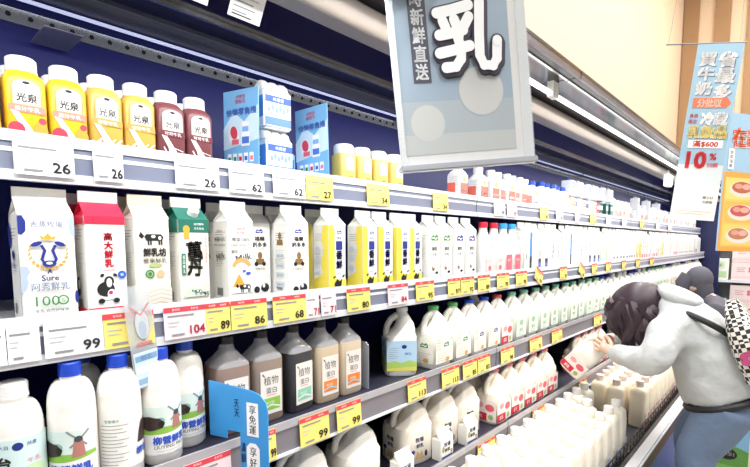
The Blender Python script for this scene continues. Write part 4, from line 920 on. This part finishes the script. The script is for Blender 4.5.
# ------------------------------------------------------------------ PEOPLE
def skin(name, J, E, mat, parent, root, sub=2, bumpy=None):
    ids = {k: i for i, k in enumerate(J)}
    me = bpy.data.meshes.new(name); me.from_pydata([tuple(v[0]) for v in J.values()], [(ids[a], ids[b]) for a, b in E], [])
    me.materials.append(mat); o = link(name, me, parent)
    md = o.modifiers.new('skin', 'SKIN'); md.use_smooth_shade = True; md.branch_smoothing = .3
    L = me.skin_vertices[0].data
    for i, v in enumerate(J.values()):
        r = v[1]; L[i].radius = (r, r) if not isinstance(r, tuple) else r; L[i].use_root = False
    L[ids[root]].use_root = True
    s = o.modifiers.new('sub', 'SUBSURF'); s.levels = sub; s.render_levels = sub
    return o
def chain(*a): return [(a[i], a[i+1]) for i in range(len(a)-1)]
SKIN = M('#e6c3ae', .5, var=.03); JACK = M('#c3c7c8', .8, var=.1, bump=.9, bscale=9); JEANS = M('#7488a6', .8, var=.12, bump=.4, bscale=14); HAIR = M('#241c22', .35, var=.2, bscale=30)
def V(*a): return Vector(a)
def etube(mb, pts, rad, side, mat, N=24):
    """tube of elliptical sections; rad = (half width along side, half thickness)"""
    vs = []; fs = []
    for i, q in enumerate(pts):
        d = (pts[min(i+1, len(pts)-1)]-pts[max(i-1, 0)]).normalized(); sd = (side-d*side.dot(d)).normalized(); up = d.cross(sd)
        rx, ry = rad[i] if isinstance(rad[i], tuple) else (rad[i], rad[i])
        for k in range(N):
            t = 2*PI*k/N; vs.append(q+sd*rx*math.cos(t)+up*ry*math.sin(t))
    for i in range(len(pts)-1):
        for k in range(N):
            a, b = i*N+k, i*N+(k+1) % N; fs.append((a, b, b+N, a+N))
    fs.append(tuple(range(N))[::-1]); fs.append(tuple((len(pts)-1)*N+k for k in range(N)))
    return mb.add(vs, fs, mat)
def fuse(o, voxel, it=6):
    m = o.modifiers.new('remesh', 'REMESH'); m.mode = 'VOXEL'; m.voxel_size = voxel; m.use_smooth_shade = True
    q = o.modifiers.new('smooth', 'SMOOTH'); q.factor = .5; q.iterations = it
    return o
def spline(pts, n=6):
    """Catmull-Rom through points (Vectors or tuples of numbers)"""
    out = []; P_ = [Vector(p) for p in pts]
    for i in range(len(P_)-1):
        p0, p1, p2, p3 = P_[max(i-1, 0)], P_[i], P_[i+1], P_[min(i+2, len(P_)-1)]
        for k in range(n):
            t = k/n; out.append(.5*((2*p1)+(p2-p0)*t+(2*p0-5*p1+4*p2-p3)*t*t+(3*p1-p0-3*p2+p3)*t**3))
    return out+[P_[-1]]
per = empty('person'); XP = 2.5; SX = V(1, 0, 0)
head = at_x(637, 311, 2.49); neck = at_x(660, 307, XP); chest = at_x(686, 333, XP); waist = at_x(705, 362, XP); pel = at_x(726, 396, XP)
shL = at_x(668, 331, 2.33); elL = at_x(653, 361, 2.20); wrL = at_x(613, 353, 2.34); haL = at_x(602, 346, 2.38)
shR = V(2.67, shL.y, shL.z); elR = V(2.76, shL.y+.14, shL.z-.17); wrR = V(2.64, .70, 1.0); haR = V(2.58, .77, .98)
hipL = at_x(724, 408, 2.42); hipR = V(2.59, hipL.y+.02, hipL.z); knL = at_x(694, 462, 2.40); knR = V(2.62, knL.y+.045, knL.z+.02)
anL = V(2.42, knL.y-.10, .09); anR = V(2.64, knR.y-.13, .09); toL = anL+V(-.02, .14, -.055); toR = anR+V(.02, .14, -.055)
J = {'pel': (pel, .10), 'waist': (waist, .10), 'chest': (chest, .11), 'neck0': (neck.lerp(chest, .35), .07), 'neck': (neck, .05), 'head0': (head.lerp(neck, .35)+V(0, 0, -.01), .07), 'head': (head, .092), 'headf': (head+V(0, .035, -.03), .07), 'chin': (head+V(-.005, .07, -.075), .032)}
E = chain('pel', 'waist', 'chest', 'neck0', 'neck', 'head0', 'head', 'headf', 'chin')
for s, (a, b, c, d, h1, k1, n1, t1) in {'L': (shL, elL, wrL, haL, hipL, knL, anL, toL), 'R': (shR, elR, wrR, haR, hipR, knR, anR, toR)}.items():
    J.update({'sh'+s: (a, .05), 'el'+s: (b, .036), 'wr'+s: (c, .024), 'pa'+s: (c.lerp(d, .5), .026), 'ha'+s: (d, .026), 'hip'+s: (h1, .085), 'kn'+s: (k1, .052), 'an'+s: (n1, .035), 'to'+s: (t1, .03)})
    E += chain('chest', 'sh'+s, 'el'+s, 'wr'+s, 'pa'+s, 'ha'+s)+chain('pel', 'hip'+s, 'kn'+s, 'an'+s, 'to'+s)
    fd = (d-c).normalized(); sd = fd.cross(V(-1, 0, .2) if s == 'L' else V(1, 0, .2)).normalized(); iw = V(.9, .25, -.1)*(1 if s == 'L' else -1)
    for q in range(4):
        off = sd*(.030-.0195*q); ln = (.064, .074, .070, .054)[q]
        r0 = d+off; r1 = r0+fd*ln*.5+iw*.012; r2 = r0+fd*ln*.85+iw*.04
        J.update({s+'f%da' % q: (r0, .0095), s+'f%db' % q: (r1, .0088), s+'f%dc' % q: (r2, .0075)}); E += chain('ha'+s, s+'f%da' % q, s+'f%db' % q, s+'f%dc' % q)
    th = c.lerp(d, .4)+sd*.03; J.update({s+'ta': (th, .012), s+'tb': (th+sd*.02+fd*.035, .0095), s+'tc': (th+sd*.018+fd*.06+iw*.02, .008)}); E += chain('pa'+s, s+'ta', s+'tb', s+'tc')
body = skin('body', J, E, SKIN, per, 'pel')
# face looking down into the shelf
mb0 = head+V(0, .095, -.045)
for sx in (-.032, .032):
    mb = MB(); mb.sphere((mb0.x+sx, mb0.y-.004, mb0.z+.03), .011, M('#f2f2f2', .3), seg=10); mb.sphere((mb0.x+sx, mb0.y+.005, mb0.z+.028), .0055, M('#20140f', .2), seg=8); mb.build('eye', per)
MB().sphere((mb0.x, mb0.y+.008, mb0.z), .014, SKIN, .8, 1.2, 1.5).build('nose', per); MB().sphere((mb0.x, mb0.y-.008, mb0.z-.035), .016, M('#b4606a', .5), 1.3, .5, .4).build('mouth', per)
# jacket: torso, sleeves
tp = [at_x(725, 396, XP), at_x(718, 378, XP), at_x(707, 354, XP), at_x(694, 333, XP), at_x(681, 318, XP), at_x(669, 309, XP), at_x(661, 305, XP)]
tr = [(.185, .162), (.19, .162), (.185, .147), (.19, .124), (.185, .106), (.14, .09), (.08, .07)]
mb = MB(); etube(mb, spline(tp, 4), [tuple(q)[:2] for q in spline([(a, b, 0) for a, b in tr], 4)], SX, JACK, 28)
def sleeve(pts, rs):
    etube(mb, spline(pts, 5), [q.x for q in spline([(r_, 0, 0) for r_ in rs], 5)], V(0, .3, 1), JACK, 18)
sleeve([chest.lerp(shL, .35)+V(0, 0, .01), shL.lerp(chest, .08), shL.lerp(elL, .5)+V(-.005, -.005, 0), elL+V(0, .0, .0), elL.lerp(wrL, .5)+V(0, 0, -.008), wrL.lerp(elL, .12), wrL.lerp(haL, .1)], [.09, .082, .074, .066, .058, .047, .038])
sleeve([chest.lerp(shR, .35), shR.lerp(chest, .08), shR.lerp(elR, .5), elR, elR.lerp(wrR, .5), wrR], [.09, .08, .072, .062, .052, .040])
jk = fuse(mb.build('jacket', per), .012, 8)
tx = bpy.data.textures.new('cloth_folds', 'CLOUDS'); tx.noise_scale = .11; tx.noise_depth = 1
md = jk.modifiers.new('folds', 'DISPLACE'); md.texture = tx; md.texture_coords = 'LOCAL'; md.strength = .03; md.mid_level = .5
# hood lying open behind the neck
hc = at_x(679, 302, XP); ha = (at_x(664, 302, XP)-at_x(698, 309, XP)).normalized(); hu = SX.cross(ha); hu = hu if hu.z > 0 else -hu
mb = MB(); ring = []
for k in range(17):
    t = 2*PI*k/16; ring.append(hc+SX*.10*math.cos(t)+ha*.07*math.sin(t)+hu*(.028+.02*math.sin(t)))
mb.tube(ring, .028, JACK, 10); etube(mb, [hc-hu*.075, hc-hu*.02, hc+hu*.02], [(.08, .06), (.115, .085), (.10, .075)], SX, JACK, 20); fuse(mb.build('hood', per), .011, 6)
MB().sphere(hc+hu*.026, .075, M('#b4cbe2', .7), 1.05, .85, .22).build('hood_lining', per)
# jeans
mb = MB()
etube(mb, [pel+V(0, .0, .03), pel+V(0, .005, -.04), hipL.lerp(hipR, .5)+V(0, -.01, -.05)], [(.165, .135), (.17, .135), (.16, .12)], SX, JEANS, 24)
for h_, k_, a_ in ((hipL, knL, anL), (hipR, knR, anR)):
    etube(mb, spline([h_+V(0, -.015, .02), h_.lerp(k_, .4), k_, k_.lerp(a_, .5)+V(0, -.01, 0), a_+V(0, 0, .0)], 4), [q.x for q in spline([(v_, 0, 0) for v_ in (.112, .098, .076, .072, .064)], 4)], SX, JEANS, 18)
fuse(mb.build('jeans', per), .014, 6)
b_c = tp[0].lerp(tp[1], .05); ax = (tp[1]-tp[0]).normalized(); e2 = ax.cross(SX)
mb = MB(); mb.tube([tp[0]-ax*.012+SX*.176*math.cos(2*PI*k/28)+e2*.152*math.sin(2*PI*k/28) for k in range(29)], .016, M('#1d1d24', .5), 8); mb.build('belt', per)
for a_ in (anL, anR):
    mb = MB(); c_ = a_+V(0, .06, 0)
    mb.loft([(0.001, c_.x, c_.y, .045, .13, 2.6), (.02, c_.x, c_.y, .047, .132, 2.6), (.05, c_.x, c_.y-.02, .044, .105, 2.4), (.085, c_.x, c_.y-.055, .042, .06, 2.2), (.10, c_.x, c_.y-.06, .036, .05, 2)], M('#e4e4e6', .5), 24); mb.build('shoe', per)
# hair: scalp mass and hanging wavy locks
HAIR = M('#3a2a33', .42, var=.22, bscale=26, spec=.35)
mb = MB(); mb.sphere(head+V(0, -.012, .024), .124, HAIR, .98, 1.06, .98, 22)
rr = random.Random(3)
for k in range(40):
    t = 2*PI*k/40; s0 = head+V(.094*math.cos(t), .108*math.sin(t)-.01, .045+.015*math.sin(3*t)); L = .20+.07*rr.random()
    if math.sin(t) > .8: L *= .5
    elif math.sin(t) < -.5: L *= .62
    out = V(math.cos(t), math.sin(t)*.55+.0, 0); pts = []
    for q in range(11):
        u = q/10; pts.append(s0+out*(.030*math.sin(u*PI*.9)+.010*math.sin(u*11+k))+V(.014*math.sin(u*8+k*1.7), .016*math.cos(u*7+k)-.02*u, -L*u))
    mb.tube(pts, [.026, .028, .028, .027, .026, .024, .021, .018, .014, .010, .003], HAIR, 7)
mb.build('hair', per)
tag(per, 'person in pale grey hooded jacket and jeans bending into the milk case', 'person')
# checked shoulder bag on the back
bag = empty('shoulder_bag'); bn = e2 if e2.y < 0 else -e2; bp = at_x(747, 339, 2.42)
def checks():
    m = bpy.data.materials.new('houndstooth'); m.use_nodes = True; nt = m.node_tree
    tc = nt.nodes.new('ShaderNodeTexCoord'); ck = nt.nodes.new('ShaderNodeTexChecker'); ck.inputs['Scale'].default_value = 60
    ck.inputs[1].default_value = (.02, .02, .025, 1); ck.inputs[2].default_value = (.78, .74, .66, 1)
    nt.links.new(tc.outputs['Object'], ck.inputs['Vector']); nt.links.new(ck.outputs[0], nt.nodes['Principled BSDF'].inputs['Base Color']); nt.nodes['Principled BSDF'].inputs['Roughness'].default_value = .8
    return m
CH = checks(); ang = math.atan2(ax.z, ax.y)
mb = MB(); mb.loft([(-.19, 0, 0, .05, .04, 3), (-.17, 0, 0, .10, .055, 3), (-.05, 0, 0, .125, .062, 3), (.06, 0, 0, .11, .052, 3), (.14, 0, 0, .05, .032, 3), (.17, 0, 0, .025, .02, 2.5)], CH, 28); b_ = mb.build('bag_body', bag)
bag.location = bp; bag.rotation_euler = (ang-PI/2, 0, 0)
P = Print()
for k in range(5): P.ell(.02*math.cos(k*1.256), -.06+.02*math.sin(k*1.256), .014, .014, ink('#c04a80'))
P.build('flower_badge', bag, lambda u, v, q: (-.128-q*.0004, -u, v))
bpy.context.view_layer.update(); inv = bag.matrix_world.inverted()
pts = [at_x(729, 335, 2.40), at_x(716, 327, 2.345), at_x(702, 320, 2.335), at_x(688, 314, 2.35), at_x(675, 310, 2.40)]
mb = MB(); mb.tube([inv @ q for q in spline(pts, 4)], .013, M('#1c1c22', .6), 8); mb.build('strap', bag)
tag(bag, 'black and white checked shoulder bag on the bending person back', 'bag')
# jug held by the bending person
b0 = at_x(571, 368, 2.47); b1 = at_x(626, 322, 2.44); dv = (b1-b0).normalized()
jg_held = jug(.125, .125, .27, M('#f6f1e8', .35), M('#e47a86', .4), lj_red)
o = place(jg_held, 0, 0, 0, 0, 'large milk jug with red label held tilted in the shopper hand', 'milk jug')
fr = (V(0, 0, CAM_H)-b0).normalized(); fr = (fr-dv*fr.dot(dv)).normalized(); xr = (-fr).cross(dv)*1
o.matrix_world = Matrix(((xr.x, -fr.x, dv.x, b0.x), (xr.y, -fr.y, dv.y, b0.y), (xr.z, -fr.z, dv.z, b0.z), (0, 0, 0, 1)))
# second shopper, mostly hidden
per2 = empty('person'); hh = V(5.0, .665, 1.15)
J = {'pel': (V(5.0, .30, .62), .10), 'waist': (V(5.0, .36, .74), .10), 'chest': (V(5.0, .48, .90), .11), 'neck': (V(5.0, .58, 1.02), .05), 'head': (hh, .10), 'chin': (hh+V(0, .08, -.07), .04)}
E = chain('pel', 'waist', 'chest', 'neck', 'head', 'chin')
for s, q in (('L', -.09), ('R', .09)):
    J.update({'sh'+s: (V(5+q*2, .50, .92), .055), 'el'+s: (V(5+q*2.4, .56, .78), .042), 'ha'+s: (V(5+q*1.6, .68, .80), .032), 'hip'+s: (V(5+q, .30, .58), .09), 'kn'+s: (V(5+q, .34, .32), .06), 'an'+s: (V(5+q, .24, .07), .045), 'to'+s: (V(5+q, .36, .035), .035)})
    E += chain('chest', 'sh'+s, 'el'+s, 'ha'+s)+chain('pel', 'hip'+s, 'kn'+s, 'an'+s, 'to'+s)
skin('body', J, E, SKIN, per2, 'pel')
DK = M('#5f5d68', .8, var=.1); J2 = {k: (v[0], v[1]*1.35+.022) for k, v in J.items() if k[:2] in ('pe', 'wa', 'ch', 'ne', 'sh', 'el', 'hi', 'kn', 'an') and k != 'chin'}
skin('clothes', J2, [e for e in E if e[0] in J2 and e[1] in J2], DK, per2, 'pel')
mb = MB(); mb.sphere(hh+V(0, -.02, .02), .108, DK, .9, 1.0, 1.1); mb.tube([hh+V(0, -.03, 0), hh+V(0, -.06, -.10), hh+V(0, -.06, -.2)], [.09, .075, .04], DK, 12); mb.tube([hh+V(-.02, .05, .05), hh+V(-.03, .09, -.02), hh+V(-.03, .09, -.12)], [.07, .07, .04], DK, 12); mb.build('hair', per2)
tag(per2, 'person with dark grey hair glimpsed beyond the bending shopper', 'person')
